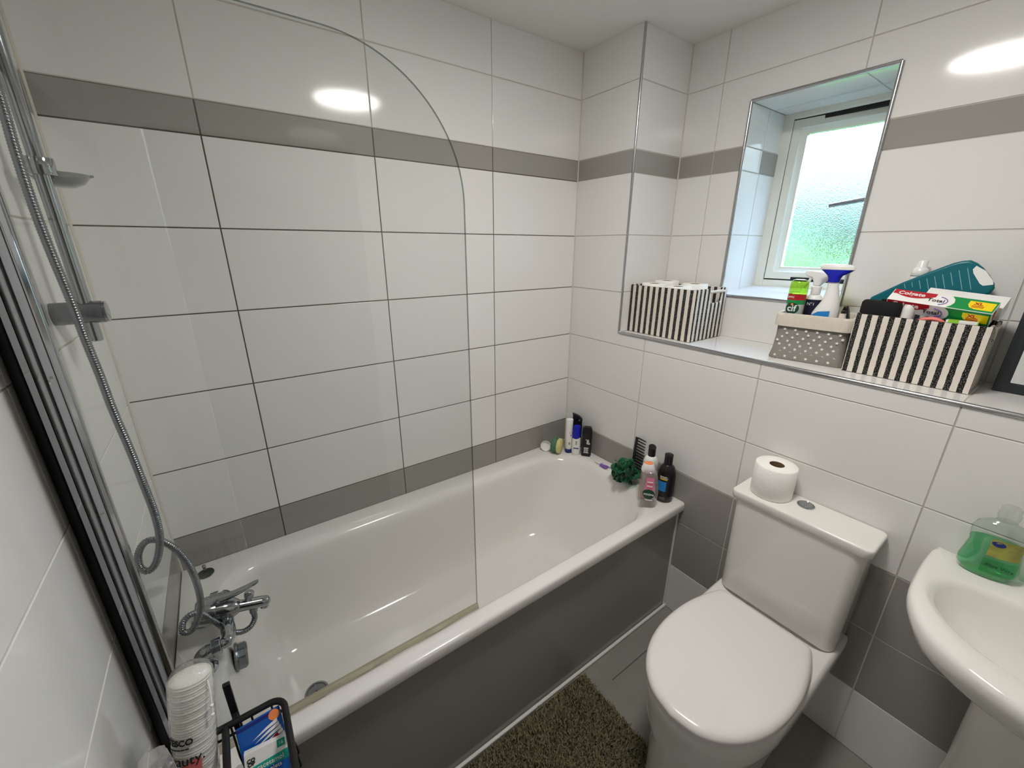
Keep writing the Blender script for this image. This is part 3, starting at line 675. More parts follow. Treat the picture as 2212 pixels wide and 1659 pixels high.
def ovalpatch(prof, y0, y1, z0, z1, sx, off, n=10, mrow=8):
    """sheet hugging an oval bottle on its -x side"""
    def R(z):
        for i in range(len(prof)-1):
            if prof[i][1] <= z <= prof[i+1][1]:
                f = (z-prof[i][1])/(prof[i+1][1]-prof[i][1]); return prof[i][0]*(1-f) + prof[i+1][0]*f
        return prof[-1][0]
    rows = []
    for i in range(mrow+1):
        z = z0 + (z1-z0)*i/mrow; r = R(z); row = []
        for j in range(n+1):
            y = y0 + (y1-y0)*j/n; q = max(1-(y/r)**2, 0.0); row.append((-(r*sx*sqrt(q)) - off, y, z))
        rows.append(row)
    return rows
b = B(); b.loft(ovalpatch(SP, -.040, .012, .062, .108, .56, .0006), False, False, False); lb = obj('label', b, mat('aloe_print', (150, 150, 70), .4, var=.6, vscale=45), sp); lb['label'] = 'olive printed upper label'
b = B(); rows = ovalpatch(SP, -.012, .008, .088, .104, .56, .0010, 12, 12)
cy_, cz_ = .0, .097
pts = [(-.0, .011*cos(2*pi*j/24)+cy_, .0065*sin(2*pi*j/24)+cz_) for j in range(24)]
b.poly([(-(.0455*.56*sqrt(max(1-(p[1]/.0455)**2, 0)))-.0012, p[1], p[2]) for p in pts]); obj('badge', b, 'navy', sp)
b = B(); b.loft(ovalpatch(SP, -.042, .014, .018, .055, .56, .0006), False, False, False); lb = obj('lower_label', b, clear('pale_green_film', (.55, .86, .66), .3), sp)
text('lettering', 'Aloe Vera', .011, frame((-.0285, -.014, .040), (0, -1, 0), (0, 0, 1)), 'dgreen', sp)

# ------------------------------------------------------------------ bath mat
bm_ = thing('bath_mat', 'olive green shaggy bath mat on the floor in front of the bath', 'bath mat', (-0.95, -.998, 0.0))
b = B(); b.loft([rrect(-.40, .40, -.262, .262, .03, .0005), rrect(-.402, .402, -.264, .264, .03, .006), rrect(-.398, .398, -.26, .26, .03, .010)]); obj('backing', b, 'mat', bm_)
random.seed(11)
verts, faces = [], []
def tuft(x, y):
    a = random.uniform(0, 2*pi); h = random.uniform(.014, .024); lean = random.uniform(.002, .010); w = random.uniform(.0016, .0026)
    dx, dy = cos(a), sin(a); c = random.uniform(0, 2*pi); ex, ey = cos(c)*w, sin(c)*w
    i = len(verts)
    for f, wd in ((0, 1.0), (.55, .95), (1.0, .55)):
        l = lean*f*f; verts.append((x+dx*l-ex*wd, y+dy*l-ey*wd, .008+h*f)); verts.append((x+dx*l+ex*wd, y+dy*l+ey*wd, .008+h*f))
    faces.extend([(i, i+1, i+3, i+2), (i+2, i+3, i+5, i+4)])
step = .0062
for iy in range(int(.52/step)):
    for ix in range(int(.80/step)):
        x, y = -.396 + ix*step + random.uniform(-.002, .002), -.257 + iy*step + random.uniform(-.002, .002)
        for k in range(3): tuft(x + random.uniform(-.0025, .0025), y + random.uniform(-.0025, .0025))
me = bpy.data.meshes.new('pile'); me.from_pydata(verts, [], faces); me.materials.append(M['pile'])
po = bpy.data.objects.new('pile', me); COL.objects.link(po); po.parent = bm_; po['kind'] = 'stuff'

# ------------------------------------------------------------------ toiletries on the bath rim
R45 = radians(45)
def bottle(name, label, cat, loc, rot, group=None): return thing(name, label, cat, (loc[0], loc[1], RZ if len(loc) < 3 else loc[2]), (0, 0, rot), group)
# local frame: the front of a bottle looks along -y; rot turns it towards the room
def front(z, off, x=0): return frame((x, -off, z), (1, 0, 0), (0, 0, 1))
def vert(z, off, x=0): return frame((x, -off, z), (0, 0, 1), (-1, 0, 0))

t = bottle('shampoo_tube', 'white tube bottle with navy cap at its foot, beside the sponge', 'bottle', (-.094, -.126), -R45)
b = B(); b.lathe([(.016, .0), (.0165, .002), (.0165, .020), (.015, .021)], 32, sy=.9); obj('cap', b, 'navy', t)
b = B(); b.lathe([(.0150, .0205), (.0178, .026), (.0180, .10), (.0182, .150), (.0185, .184), (.017, .186)], 32, sx=1.0, sy=.85); obj('body', b, 'white', t)
b = B(); b.prism([(.004, -.0150, .120), (.0185, -.0006, .140), (.0188, -.0004, .130), (.004, -.0158, .110)], (0, -.0008, 0)); b.prism([(.007, -.0148, .104), (.0178, -.004, .118), (.0178, -.004, .106), (.010, -.0135, .096)], (0, -.0008, 0)); obj('print', b, 'navy', t)
text('lettering', 'Oil', .011, vert(.055, .0158, .004), 'ink', t)
t = bottle('shampoo_bottle', 'white bottle with royal blue top part, between white tube and black bottle', 'bottle', (-.076, -.163), -R45)
SPB = [(.019, 0), (.0215, .004), (.023, .03), (.0215, .075), (.0205, .09)]
b = B(); b.lathe(SPB, 36, sy=.72); obj('body', b, 'white', t)
b = B(); b.loft([[(.0206*cos(2*pi*j/36), .72*.0206*sin(2*pi*j/36), .0905 + .016*cos(2*pi*j/36)) for j in range(36)], [(.0195*cos(2*pi*j/36), .72*.0195*sin(2*pi*j/36), .125) for j in range(36)], [(.017*cos(2*pi*j/36), .68*.0185*sin(2*pi*j/36), .155) for j in range(36)], [(.013*cos(2*pi*j/36), .6*.0165*sin(2*pi*j/36), .160) for j in range(36)]]); obj('cap', b, 'royal', t)
text('lettering', 'H R', .013, vert(.068, .0160), 'ink', t)
b = B(); b.box((-.013, -.0176, .036), (.013, -.0160, .041)); obj('print', b, 'navy', t)
t = bottle('shower_gel_bottle', 'flat black bottle with white printing up its front, beside the blue topped bottle', 'bottle', (-.045, -.207), radians(-52))
def flat(b, w, d, h, z0=0.0, top=.6, n=6):
    b.loft([rrect(-w*.94, w*.94, -d*.9, d*.9, d*.6, z0, n), rrect(-w, w, -d, d, d*.7, z0+.004, n), rrect(-w, w, -d, d, d*.7, z0+h*.8, n), rrect(-w*.93, w*.93, -d, d, d*.7, z0+h*.93, n), rrect(-w*top, w*top, -d*.9, d*.9, d*.6, z0+h, n)])
b = B(); flat(b, .0245, .013, .160, top=.72); obj('body', b, 'black', t)
text('lettering', 'gel', .024, vert(.082, .0134, .004), 'white', t, bold=.0004)
b = B(); 
for k in range(5): b.box((-.011+k*.0045, -.0138, .022), (-.009+k*.0045, -.0130, .048))
b.box((-.013, -.0138, .020), (.012, -.0130, .022)); b.box((-.013, -.0138, .048), (.012, -.0130, .050)); obj('print', b, 'white', t)
t = bottle('shower_gel_bottle', 'tall black flat bottle with slanted top, hidden behind the others in the corner', 'bottle', (-.033, -.118), -R45)
b = B(); b.prism([(-.024, -.010, 0), (.024, -.010, 0), (.026, -.010, .10), (.0265, -.010, .172), (.012, -.010, .186), (-.008, -.010, .196), (-.026, -.010, .201), (-.023, -.010, .188), (-.0235, -.010, .10)], (0, .020, 0)); obj('body', b, 'black', t, bevel=.003)
text('lettering', 'X', .016, front(.165, .0104, .010), 'grey', t, shear=.3)

t = thing('bath_sponge', 'oval green and yellow bath sponge standing beside the white tube', 'sponge', (-.150, -.096, RZ+.042), (0, 0, radians(-64)))
def oval(b, x0, x1, ry, rz, rnd=.004, n=40):
    b.loft([[(x, r*ry*cos(2*pi*j/n)*(1+.02*sin(5*j)), r*rz*sin(2*pi*j/n), ) for j in range(n)] for x, r in ((x0, 1-rnd/ry), (x0+rnd, 1), (x1-rnd, 1), (x1, 1-rnd/ry))])
b = B(); oval(b, -.022, .006, .036, .042, .007); obj('scourer', b, 'spongeg', t, smooth=60)
b = B(); oval(b, .006, .026, .034, .0405, .005); obj('soft_side', b, 'spongey', t, smooth=60)
t = thing('soap_cup', 'small white plastic soap cup tucked behind the green sponge', 'soap dish', (-.178, -.046, RZ+.0265), (radians(75), 0, radians(-50)))
b = B(); b.lathe([(.012, -.008), (.022, -.004), (.0265, .008), (.0275, .009), (.0255, .009), (.020, -.002), (.004, -.005)], 36); obj('cup', b, 'white', t)

# razor
t = thing('razor', 'white handled razor with a purple grip lying on the right end of the rim', 'razor', (-.05, -.30, RZ))
b = B(); TRZ = Matrix.Translation((.05, .30, -RZ))
b.T = TRZ; b.tube(catmull([(-.036, -.225, RZ+.0035), (-.046, -.262, RZ+.0035), (-.060, -.292, RZ+.005), (-.056, -.322, RZ+.007), (-.046, -.352, RZ+.010), (-.038, -.39, RZ+.012)], 6), [.0028]*8 + [.0032]*10 + [.0042]*13, 12); obj('handle', b, 'white', t)
b = B(TRZ); b.loft([rrect(-.068, -.046, -.362, -.318, .006, RZ+.002), rrect(-.066, -.048, -.360, -.320, .006, RZ+.011)]); obj('grip', b, 'purple', t)
# bath puff
pf = thing('bath_puff', 'dark green netting bath puff on the right end of the rim', 'bath puff', (-.084, -.486, RZ+.056))
random.seed(5)
b = B(); n = 16
b.loft([[(.030*sin(pi*i/9+.01)*cos(2*pi*j/n)*random.uniform(.9, 1.1), .030*sin(pi*i/9+.01)*sin(2*pi*j/n)*random.uniform(.9, 1.1), .030*cos(pi*i/9)) for j in range(n)] for i in range(10)]); obj('core', b, 'net', pf)
b = B()
NP = 46
for k in range(NP):
    a = k*2.399963; ct = 1 - 1.8*(k+.5)/NP; st = sqrt(max(1-ct*ct, 0)); dv = Vector((st*cos(a), st*sin(a), ct)); u = dv.orthogonal().normalized(); u.rotate(Matrix.Rotation(random.uniform(0, 6.3), 3, dv)); wv = dv.cross(u)
    rad = random.uniform(.058, .077); wd = random.uniform(.023, .031); bend = random.uniform(.010, .024); rows = []
    for i in range(9):
        f = i/8; r0 = .010 + (rad-.010)*(f - .10*f*f); hw = wd*max(1-((f-.58)/.60)**2, 0.0)**.5 if f > .02 else wd*.2
        if i == 8: hw = wd*.42
        rows.append([tuple(dv*(r0 - .007*q*q*f) + u*(hw*q) + wv*(bend*f*f + .006*(q*q-.4)*f + .0012*sin(q*8+k)*f)) for q in [-1+2*j/10 for j in range(11)]])
    rows = [[(max(min(p[0], .080), -.090), p[1], max(p[2], -.0545)) for p in r] for r in rows]
    b.mi = 1 if k % 3 == 0 else 0
    b.loft(rows, False, False, False)
o = obj('frills', b, ['net', 'netclear'], pf, smooth=180); o['kind'] = 'stuff'
# comb
t = thing('comb', 'black wide toothed comb standing on end behind the green puff', 'comb', (-.018, -.49, RZ), (radians(3), 0, 0))
b = B(); b.box((-.0022, .012, .0), (.0022, .026, .205)); obj('spine', b, 'black', t, bevel=.001)
for k in range(14):
    z = .012 + k*.0145; b = B(); b.loft([[(-.0018, .013, z), (.0018, .013, z), (.0018, .013, z+.0065), (-.0018, .013, z+.0065)], [(-.001, -.030, z+.001), (.001, -.030, z+.001), (.001, -.030, z+.005), (-.001, -.030, z+.005)]]); obj('tooth', b, 'black', t)
# clear shower gel bottle standing on its head
t = bottle('shower_gel_bottle', 'clear shower gel bottle with an upside-down dark green badge, at the rim corner', 'bottle', (-.143, -.656), radians(-55))
CG = [(.0290, 0), (.0310, .003), (.0315, .022), (.0325, .026), (.0345, .030), (.0365, .060), (.0350, .085), (.0300, .125), (.0265, .148), (.0250, .156), (.022, .159)]
b = B(); b.lathe(CG, 44, sy=.60); obj('body', b, 'petgel', t, smooth=60)
b = B(); b.lathe([(.0285, .001), (.0302, .004), (.0306, .0225), (.028, .0235)], 44, sy=.59); obj('cap', b, 'petclear', t, smooth=60)
def patch(prof, x0, x1, z0, z1, sy, off, n=12, mrow=10, shape=None):
    rows = []
    def Rr(z):
        for i in range(len(prof)-1):
            if prof[i][1] <= z <= prof[i+1][1]:
                f = (z-prof[i][1])/(prof[i+1][1]-prof[i][1]); return prof[i][0]*(1-f) + prof[i+1][0]*f
        return prof[-1][0]
    for i in range(mrow+1):
        z = z0 + (z1-z0)*i/mrow; r = Rr(z); s_ = shape(i/mrow) if shape else 1.0; row = []
        xm, xw = (x0+x1)/2, (x1-x0)/2*s_
        for j in range(n+1):
            x = xm - xw + 2*xw*j/n; row.append((x, -(r*sy*sqrt(max(1-(x/r)**2, .02)) + off), z))
        rows.append(row)
    return rows
disc = lambda f: max(sqrt(max(1-(2*f-1)**2, 0)), .02)
b = B(); b.loft(patch(CG, -.020, .022, .070, .138, .60, .0006, shape=lambda f: 1-.35*f), False, False, False); o = obj('label', b, 'pink', t); o['label'] = 'pink printed label'
b = B(); b.loft(patch(CG, -.0235, .0235, .043, .087, .60, .0014, shape=disc, mrow=24), False, False, False); o = obj('badge', b, 'dgreen', t); o['label'] = 'dark green round badge'
text('lettering', 'RADOX', .0112, frame((0, -.0246, .0655), (-1, 0, 0), (0, 0, -1)) @ Matrix.Identity(4), 'white', t, bold=.0002)
b = B(); b.loft(patch(CG, -.013, .017, .036, .040, .60, .001), False, False, False); obj('print', b, 'white', t)
for k in range(4):
    b = B(); b.loft(patch(CG, -.010, .012, .090+k*.009, .0945+k*.009, .60, .0012), False, False, False); obj('print', b, 'white' if k % 2 else 'rose', t)
t = bottle('shower_gel_bottle', 'pinkish bottle with white shoulders and orange disc top, behind the clear bottle', 'bottle', (-.108, -.618), radians(-55))
b = B(); b.lathe([(.026, 0), (.029, .004), (.030, .06), (.028, .115), (.026, .128)], 36, sy=.7); obj('body', b, 'petpink', t, smooth=60)
b = B(); b.lathe([(.0265, .1285), (.0285, .134), (.027, .148), (.0205, .162), (.0175, .166)], 36, sy=.75); obj('cap', b, 'white', t, smooth=60)
b = B(); b.lathe([(.0172, .1655), (.0175, .168), (.013, .171), (.004, .1715)], 32, sy=.75); obj('button', b, 'orange', t, smooth=60)
t = bottle('shampoo_bottle', 'big black shampoo bottle with a blue label, at the front right corner of the rim', 'bottle', (-.050, -.668), radians(-42))
SH = [(.030, 0), (.0345, .004), (.0365, .03), (.0365, .12), (.034, .14), (.027, .157), (.019, .166), (.0165, .169)]
b = B(); b.lathe(SH, 44, sy=.92); obj('body', b, 'black', t, smooth=60)
b = B(); b.lathe([(.0165, .1685), (.0172, .172), (.0168, .205), (.0172, .211), (.013, .2135)], 28); obj('cap', b, 'black', t, smooth=45)
b = B(); b.loft(patch(SH, -.033, -.006, .055, .100, .92, .0008), False, False, False); o = obj('label', b, 'sky', t); o['label'] = 'blue label'
for z, x1 in ((.108, -.004), (.114, -.002), (.120, -.006)):
    b = B(); b.loft(patch(SH, -.030, x1, z, z+.0035, .92, .0010), False, False, False); obj('print', b, 'lining' if z > .11 else 'yellow', t)
for z in (.018, .024): b = B(); b.loft(patch(SH, -.026, -.006, z, z+.002, .92, .0010), False, False, False); obj('print', b, 'grey', t)
t = bottle('lotion_bottle', 'round shouldered white bottle with a black flip cap, behind the orange topped bottle', 'bottle', (-.046, -.584), radians(-40))
b = B(); b.lathe([(.026, 0), (.0295, .004), (.0305, .09), (.0315, .125), (.030, .145), (.024, .160), (.016, .168)], 40, sy=.95); obj('body', b, 'white', t, smooth=60)
b = B(); b.loft([[(.0155*cos(2*pi*j/28), .0155*sin(2*pi*j/28), z + (k*(.006*sin(2*pi*j/28)))) for j in range(28)] for z, k in ((.1665, 0), (.172, 0), (.200, 0), (.207, 1), (.209, 1))]); obj('cap', b, 'black', t, smooth=40)
b = B(); b.tube([(.0312*cos(a), .95*.0312*sin(a), .141) for a in [pi*1.02 + i*.08 for i in range(9)]], .0007, 6); obj('print', b, 'ink', t)

# ------------------------------------------------------------------ baskets on the ledge
def basket(name, label, loc, dx, dy, h, stripe, notch):
    """striped fabric basket; local x depth, y length; notches with dowels on both short sides"""
    t = thing(name, label, 'basket', loc)
    w = .007; X, Y = dx/2, dy/2
    b = B()
    b.box((-X, -Y, .001), (X, Y, .005))
    b.box((-X, -Y, .001), (-X+w, Y, h)); b.box((X-w, -Y, .001), (X, Y, h))
    n0, n1, nd = notch
    for s in (-1, 1):
        y0, y1 = (s*Y, s*(Y-w))
        o_ = [(-X+w*.2, .001), (X-w*.2, .001), (X-w*.2, h+.002), (n1+.006, h+.002), (n1, h-.006), (n1-.002, h-nd+.006), (n1-.008, h-nd), (n0+.008, h-nd), (n0+.002, h-nd+.006), (n0, h-.006), (n0-.006, h+.002), (-X+w*.2, h+.002)]
        b.prism([(x, y0, z) for x, z in o_], (0, y1-y0, 0))
    o = obj('fabric', b, 'ticking', t, smooth=30, bevel=.0022); o['stripe'] = stripe
    for s in (-1, 1):
        b = B(); b.cyl((n0-.012, s*(Y-w/2), h-.012), (n1+.012, s*(Y-w/2), h-.012), .0062, n=16); obj('dowel_handle', b, 'lining', t)
    return t
basket('storage_basket', 'black and cream striped basket full of toilet rolls at the left end of the ledge', (.172, -.4635, ZS+.0005), .228, .312, .203, .0285, (-.005, .082, .056))
random.seed(2)
z0 = ZS+.0065
zt = 1.435
for loc, lab in (((.117, -.385, zt-.103), 'white toilet roll at the front left of the striped basket'), ((.226, -.372, zt-.097), 'white toilet roll at the back left of the striped basket'), ((.119, -.500, zt-.107), 'white toilet roll at the front right of the striped basket'), ((.224, -.510, zt-.101), 'white toilet roll at the back right of the striped basket')):
    roll('toilet_roll', lab, (loc[0], loc[1], loc[2]+.0), .0508, .105, 'toilet rolls in the striped basket')
for loc in ((.116, -.385), (.228, -.372), (.120, -.500), (.224, -.512)): pass

bk3 = basket('storage_basket', 'black and cream striped basket packed with toiletries at the right of the ledge', (.178, -1.2445, ZS+.0005), .152, .274, .176, .0249, (-.03, .045, .045))

# grey fabric bin
bn = thing('fabric_bin', 'grey fabric bin with white stars and a turned-down linen cuff', 'basket', (.186, -.990, ZS+.0005), (0, 0, radians(8)))
b = B(); N_ = 8
def brr(e, z, r=.022, dxx=0, dyy=0): return rrect(-.079-e, .079+e, -.100-e, .100+e, r, z, N_)
b.loft([brr(.004, 0), brr(.006, .004), brr(.001, .03), brr(-.002, .08), brr(-.001, .112), brr(0, .150), brr(-.003, .152), brr(-.006, .150), brr(-.006, .01), brr(-.02, .006)])
b.mi = 1
def star(b, T, r):
    pts = []
    for k in range(10):
        a = pi/2 + k*pi/5; q = r if k % 2 == 0 else r*.42; pts.append(tuple(T @ Vector((q*cos(a), q*sin(a), 0))))
    c = b.v(tuple(T @ Vector((0, 0, 0)))); vs = [b.v(p) for p in pts]
    for k in range(10): b.face([c, vs[k], vs[(k+1) % 10]])
row = 0; z = .012
while z < .108:
    off = (row % 2)*.015
    for k in range(-4, 5):
        y = k*.030 + off + (row*.0031 % .01) - .006
        if abs(y) < .088:
            xo = -.079 - (.006 if z < .008 else .0045 if z < .022 else .0005 if z < .05 else 0) - .0012
            star(b, frame((xo, y, z), (0, -1, 0), (0, 0, 1)), .0058)
    for k in range(-3, 4):
        x = k*.030 + off - .004
        if abs(x) < .066: star(b, frame((x, -.1000 - (.0045 if z < .022 else .001) - .0012, z), (1, 0, 0), (0, 0, 1)), .0058)
    z += .0128; row += 1
obj('body', b, ['greycloth', 'starw'], bn, smooth=50)
b = B(); b.loft([brr(.0035, .111, .026), brr(.0075, .112, .026), brr(.0075, .145, .026), brr(.005, .1535, .026), brr(.000, .1545, .024), brr(-.006, .152, .022), brr(-.0065, .125, .022)], False, False); obj('cuff', b, 'beige', bn, smooth=60)

# things in the bin (bases just above its floor)
ZB = ZS + .0072
t = thing('cleaning_spray_can', 'green and red aerosol can with a clear lime cap in the grey bin', 'spray can', (.168, -.9195, ZB), (0, 0, radians(-86)))
CAN = [(.0255, 0), (.0265, .003), (.0265, .150), (.0265, .188), (.0275, .200), (.026, .2035)]
b = B(); b.lathe([(.0255, 0), (.0265, .003), (.0265, .150), (.0265, .172), (.0265, .1725), (.0265, .186), (.0265, .1865), (.0265, .204), (.024, .206)], 40, mis=[0, 0, 0, 1, 1, 2, 2, 2]); obj('can', b, ['silver', 'green', 'red'], t, smooth=50)
b = B(); b.loft([[(.0268*cos(2*pi*j/36)*k, .0268*sin(2*pi*j/36)*k, z) for j in range(36)] for z, k in ((.2042, 1.0), (.232, 1.0), (.244, .93), (.2505, .78), (.253, .45))]); obj('cap', b, 'limeclear', t, smooth=60)
b = B(); b.box((-.012, -.0285, .2125), (.012, -.0262, .2165)); obj('cap_button', b, 'lime', t, bevel=.001)
b = B(); b.loft(patch([(.0265, 0), (.0265, .3)], -.0215, .0185, .139, .178, 1.0, .0006, shape=disc, mrow=24), False, False, False); o = obj('badge', b, 'dgreen', t); o['label'] = 'dark green oval badge'
text('lettering', 'cif', .0290, frame((-.0015, -.0275, .1585), (1, 0, 0), (0, 0, 1)), 'white', t, bend=.027, bold=.0006)
b = B(); b.lathe([(.0035, 0), (.0035, .001)], 16); o = obj('flower', b, 'orange', t); o.matrix_local = frame((-.0015, -.0282, .1725), (1, 0, 0), (0, 0, 1))
text('small_print', 'EXPRESS', .0085, frame((-.007, -.0270, .1955), (1, 0, 0), (0, 0, 1)), 'white', t, bend=.027)

t = thing('trigger_spray', 'white trigger spray bottle with a royal blue and white head in the grey bin', 'spray bottle', (.168, -1.012, ZB), (0, 0, radians(-84)))
SB = [(-.040, .030, .0), (-.042, .032, .005), (-.042, .034, .100), (-.038, .034, .150), (-.030, .033, .168), (-.019, .0285, .190), (-.0145, .0225, .215), (-.0135, .0165, .236), (-.0150, .0150, .250)]
b = B(); n = 36
def egg(x0, x1, d, z): 
    c, r = (x0+x1)/2, (x1-x0)/2; return [(c + r*cos(2*pi*j/n), d*sin(2*pi*j/n), z) for j in range(n)]
b.loft([egg(x0, x1, min(.024, (x1-x0)*.42), z) for x0, x1, z in SB]); obj('bottle', b, 'white', t, smooth=60)
b = B(); b.poly([(-.036, -.0250, .125), (.012, -.0262, .125), (.014, -.0258, .162), (-.018, -.0240, .157), (-.032, -.0236, .146)]); o = obj('label', b, 'sky', t); o['label'] = 'sky blue label'
text('lettering', 'Flash', .019, frame((-.010, -.0268, .1365), (1, 0, 0), (0, 0, 1)), 'navy', t, bold=.0004)
b = B(); b.loft([egg(-.0165, .0165, .0165, .2505), egg(-.0165, .0165, .0165, .262), egg(-.020, .020, .016, .270), egg(-.032, .038, .0145, .281), egg(-.040, .046, .0140, .288)]); obj('trigger', b, 'royal', t, smooth=60)
b = B(); b.loft([egg(-.041, .047, .0142, .2885), egg(-.043, .047, .0145, .292), egg(-.046, .044, .0145, .298), egg(-.040, .036, .0125, .3035), egg(-.026, .022, .008, .305)]); obj('head', b, 'white', t, smooth=60)

t = thing('trigger_spray', 'white trigger spray with a dark label behind the green capped can', 'spray bottle', (.222, -.952, ZB), (0, 0, radians(-82)))
b = B(); b.lathe([(.024, 0), (.026, .004), (.026, .175), (.025, .190), (.018, .200), (.013, .204)], 36, mis=[0, 0, 0, 0, 0], sy=.8); obj('bottle', b, 'white', t, smooth=60)
b = B(); b.loft(patch([(.0262, 0), (.0262, .4)], -.0255, .0255, .10, .187, .8, .0004), False, False, False); o = obj('label', b, mat('midnight_label', (24, 24, 46), .4), t); o['label'] = 'midnight blue label'
text('lettering', 'N°1', .0135, frame((-.002, -.0222, .172), (1, 0, 0), (0, 0, 1)), 'white', t)
b = B(); b.lathe([(.0140, .2035), (.0145, .207), (.0145, .228), (.0115, .231)], 24); obj('collar', b, 'white', t)
b = B(); b.prism([(-.034, -.009, .262), (-.040, -.009, .268), (-.040, -.009, .277), (-.033, -.009, .281), (.010, -.009, .279), (.030, -.009, .268), (.028, -.009, .252), (.012, -.009, .236), (.009, -.009, .231), (-.010, -.009, .231), (-.012, -.009, .244), (-.018, -.009, .258)], (0, .018, 0)); obj('head', b, 'white', t, bevel=.0035)
b = B(); b.tube(catmull([(-.020, 0, .262), (-.024, 0, .248), (-.030, 0, .236), (-.038, 0, .224)], 4), .0045, 10); obj('trigger', b, 'white', t)
t = thing('spray_bottle', 'yellow bottle mostly hidden behind the white trigger spray', 'bottle', (.244, -.995, ZB))
b = B(); b.lathe([(.016, 0), (.018, .004), (.018, .195), (.013, .212), (.010, .214)], 28); obj('bottle', b, 'yellow', t, smooth=60)
b = B(); b.lathe([(.0105, .2135), (.011, .216), (.011, .236), (.008, .238)], 20); obj('cap', b, 'yellow', t)
# crumpled black bag
random.seed(9)
t = thing('plastic_bag', 'crumpled black plastic bag stuffed at the right of the grey bin', 'bag', (.190, -1.056, ZB))
b = B(); n = 22
rings = []
for i in range(12):
    f = i/11; rr_ = .024*sin(pi*min(max(f, .03), .97))**.45
    rings.append([(rr_*1.3*cos(2*pi*j/n)*random.uniform(.82, 1.1), rr_*.78*sin(2*pi*j/n)*random.uniform(.85, 1.05), .175*f + random.uniform(-.004, .004) + .001) for j in range(n)])
rings[0] = [(p[0], p[1], .0005) for p in rings[0]]
b.loft(rings); obj('bag', b, mat('shiny_black_film', (16, 16, 17), .25, bump=.6, bscale=60), t, smooth=25)
t = thing('small_tube', 'small cream tube with a black tip at the front right of the grey bin', 'tube', (.138, -1.066, ZB))
b = B(); b.lathe([(.010, 0), (.011, .003), (.011, .140), (.009, .152), (.0085, .160)], 24); obj('tube', b, 'lining', t, smooth=50)
b = B(); b.lathe([(.006, .1597), (.006, .167), (.004, .169)], 16); obj('tip', b, 'black', t)

# things in the right-hand basket
ZK = ZS + .006
t = thing('wash_bag', 'black cloth pouch standing at the front left of the right striped basket', 'pouch', (.140, -1.153, ZK), (0, 0, radians(2)))
b = B(); b.loft([rrect(-.024, .024, -.040, .040, .012, .0), rrect(-.026, .026, -.0435, .0435, .012, .02), rrect(-.026, .026, -.0455, .0455, .012, .185), rrect(-.024, .024, -.0455, .0455, .012, .203), rrect(-.018, .018, -.042, .042, .010, .209)]); obj('pouch', b, 'blackcloth', t, smooth=60)
b = B(); b.box((-.002, -.030, .2075), (.003, .005, .215)); obj('zip_tab', b, 'black', t, bevel=.001)
t = thing('roll_on_bottle', 'white rounded bottle top beside the black pouch in the right striped basket', 'bottle', (.142, -1.212, ZK))
b = B(); b.lathe([(.013, 0), (.0145, .004), (.0145, .15), (.0145, .190), (.0135, .202), (.010, .210), (.004, .213)], 32, sx=1.25); obj('bottle', b, 'white', t, smooth=60)
t = thing('navy_box', 'navy blue carton below the long toothpaste box', 'box', (.150, -1.275, ZK))
b = B(); b.box((-.020, -.042, 0), (.020, .044, .168)); obj('carton', b, 'navy', t, bevel=.001)
t = thing('small_carton', 'small white and lime carton at the front of the right striped basket', 'box', (.1185, -1.325, ZK))
b = B(); b.box((-.010, -.028, 0), (.010, .030, .1775)); obj('carton', b, 'white', t, bevel=.001)
b = B(); b.box((-.0104, .006, .165), (.0104, .0255, .1779)); o = obj('lime_panel', b, 'lime', t); o['label'] = 'lime printed panel'
b = B(); b.box((-.0104, -.0286, .150), (.0104, -.0268, .1779)); obj('lime_edge', b, 'lime', t)
t = thing('hair_clip', 'coral plastic hair clip curving over the front of the right striped basket', 'hair clip', (.1165, -1.268, ZK))
b = B(); b.tube(catmull([(0, .034, .148), (0, .030, .160), (0, .016, .171), (0, -.004, .1745), (0, -.020, .169), (0, -.026, .158)], 5), .0055, 12); obj('clip', b, 'coral', t)

# toothpaste box: drawn along its own axes
A_ = Vector((.125, -1.1618, 1.447)); xa = Vector((-.010, -.197, -.016)).normalized(); da = Vector((.040, -.0072, .026)); za = xa.cross(da).normalized()
if za.z < 0: za = -za
da = (za.cross(xa)).normalized()
if da.x < 0: da = -da
LB, WB, HB = .209, .048, .040
def toothbox(name, label, origin, L=LB):
    t = thing(name, label, 'box'); TM = Matrix.Identity(4)
    for i in range(3): TM[i][0], TM[i][1], TM[i][2], TM[i][3] = xa[i], da[i], za[i], origin[i]
    t.matrix_world = TM; t.location = TM.to_translation(); t.rotation_euler = TM.to_euler()
    b = B(); b.box((0, 0, -HB), (L, WB, 0)); obj('carton', b, 'white', t, bevel=.0008)
    return t
t = toothbox('toothpaste_box', 'long toothpaste box in red, white and green lying across the right striped basket', A_)
e_ = .0004
def swoosh(b, pts, top=True):
    if top: b.prism([(x, y, .0001) for x, y in pts], (0, 0, e_))
    else: b.prism([(x, -.0001, -HB + y*HB/WB) for x, y in pts], (0, -e_, 0))
def arcpts(x0, x1, y0, dip, n=14): return [(x0 + (x1-x0)*i/n, y0 - dip*sin(pi*(i/n))**.8) for i in range(n+1)]
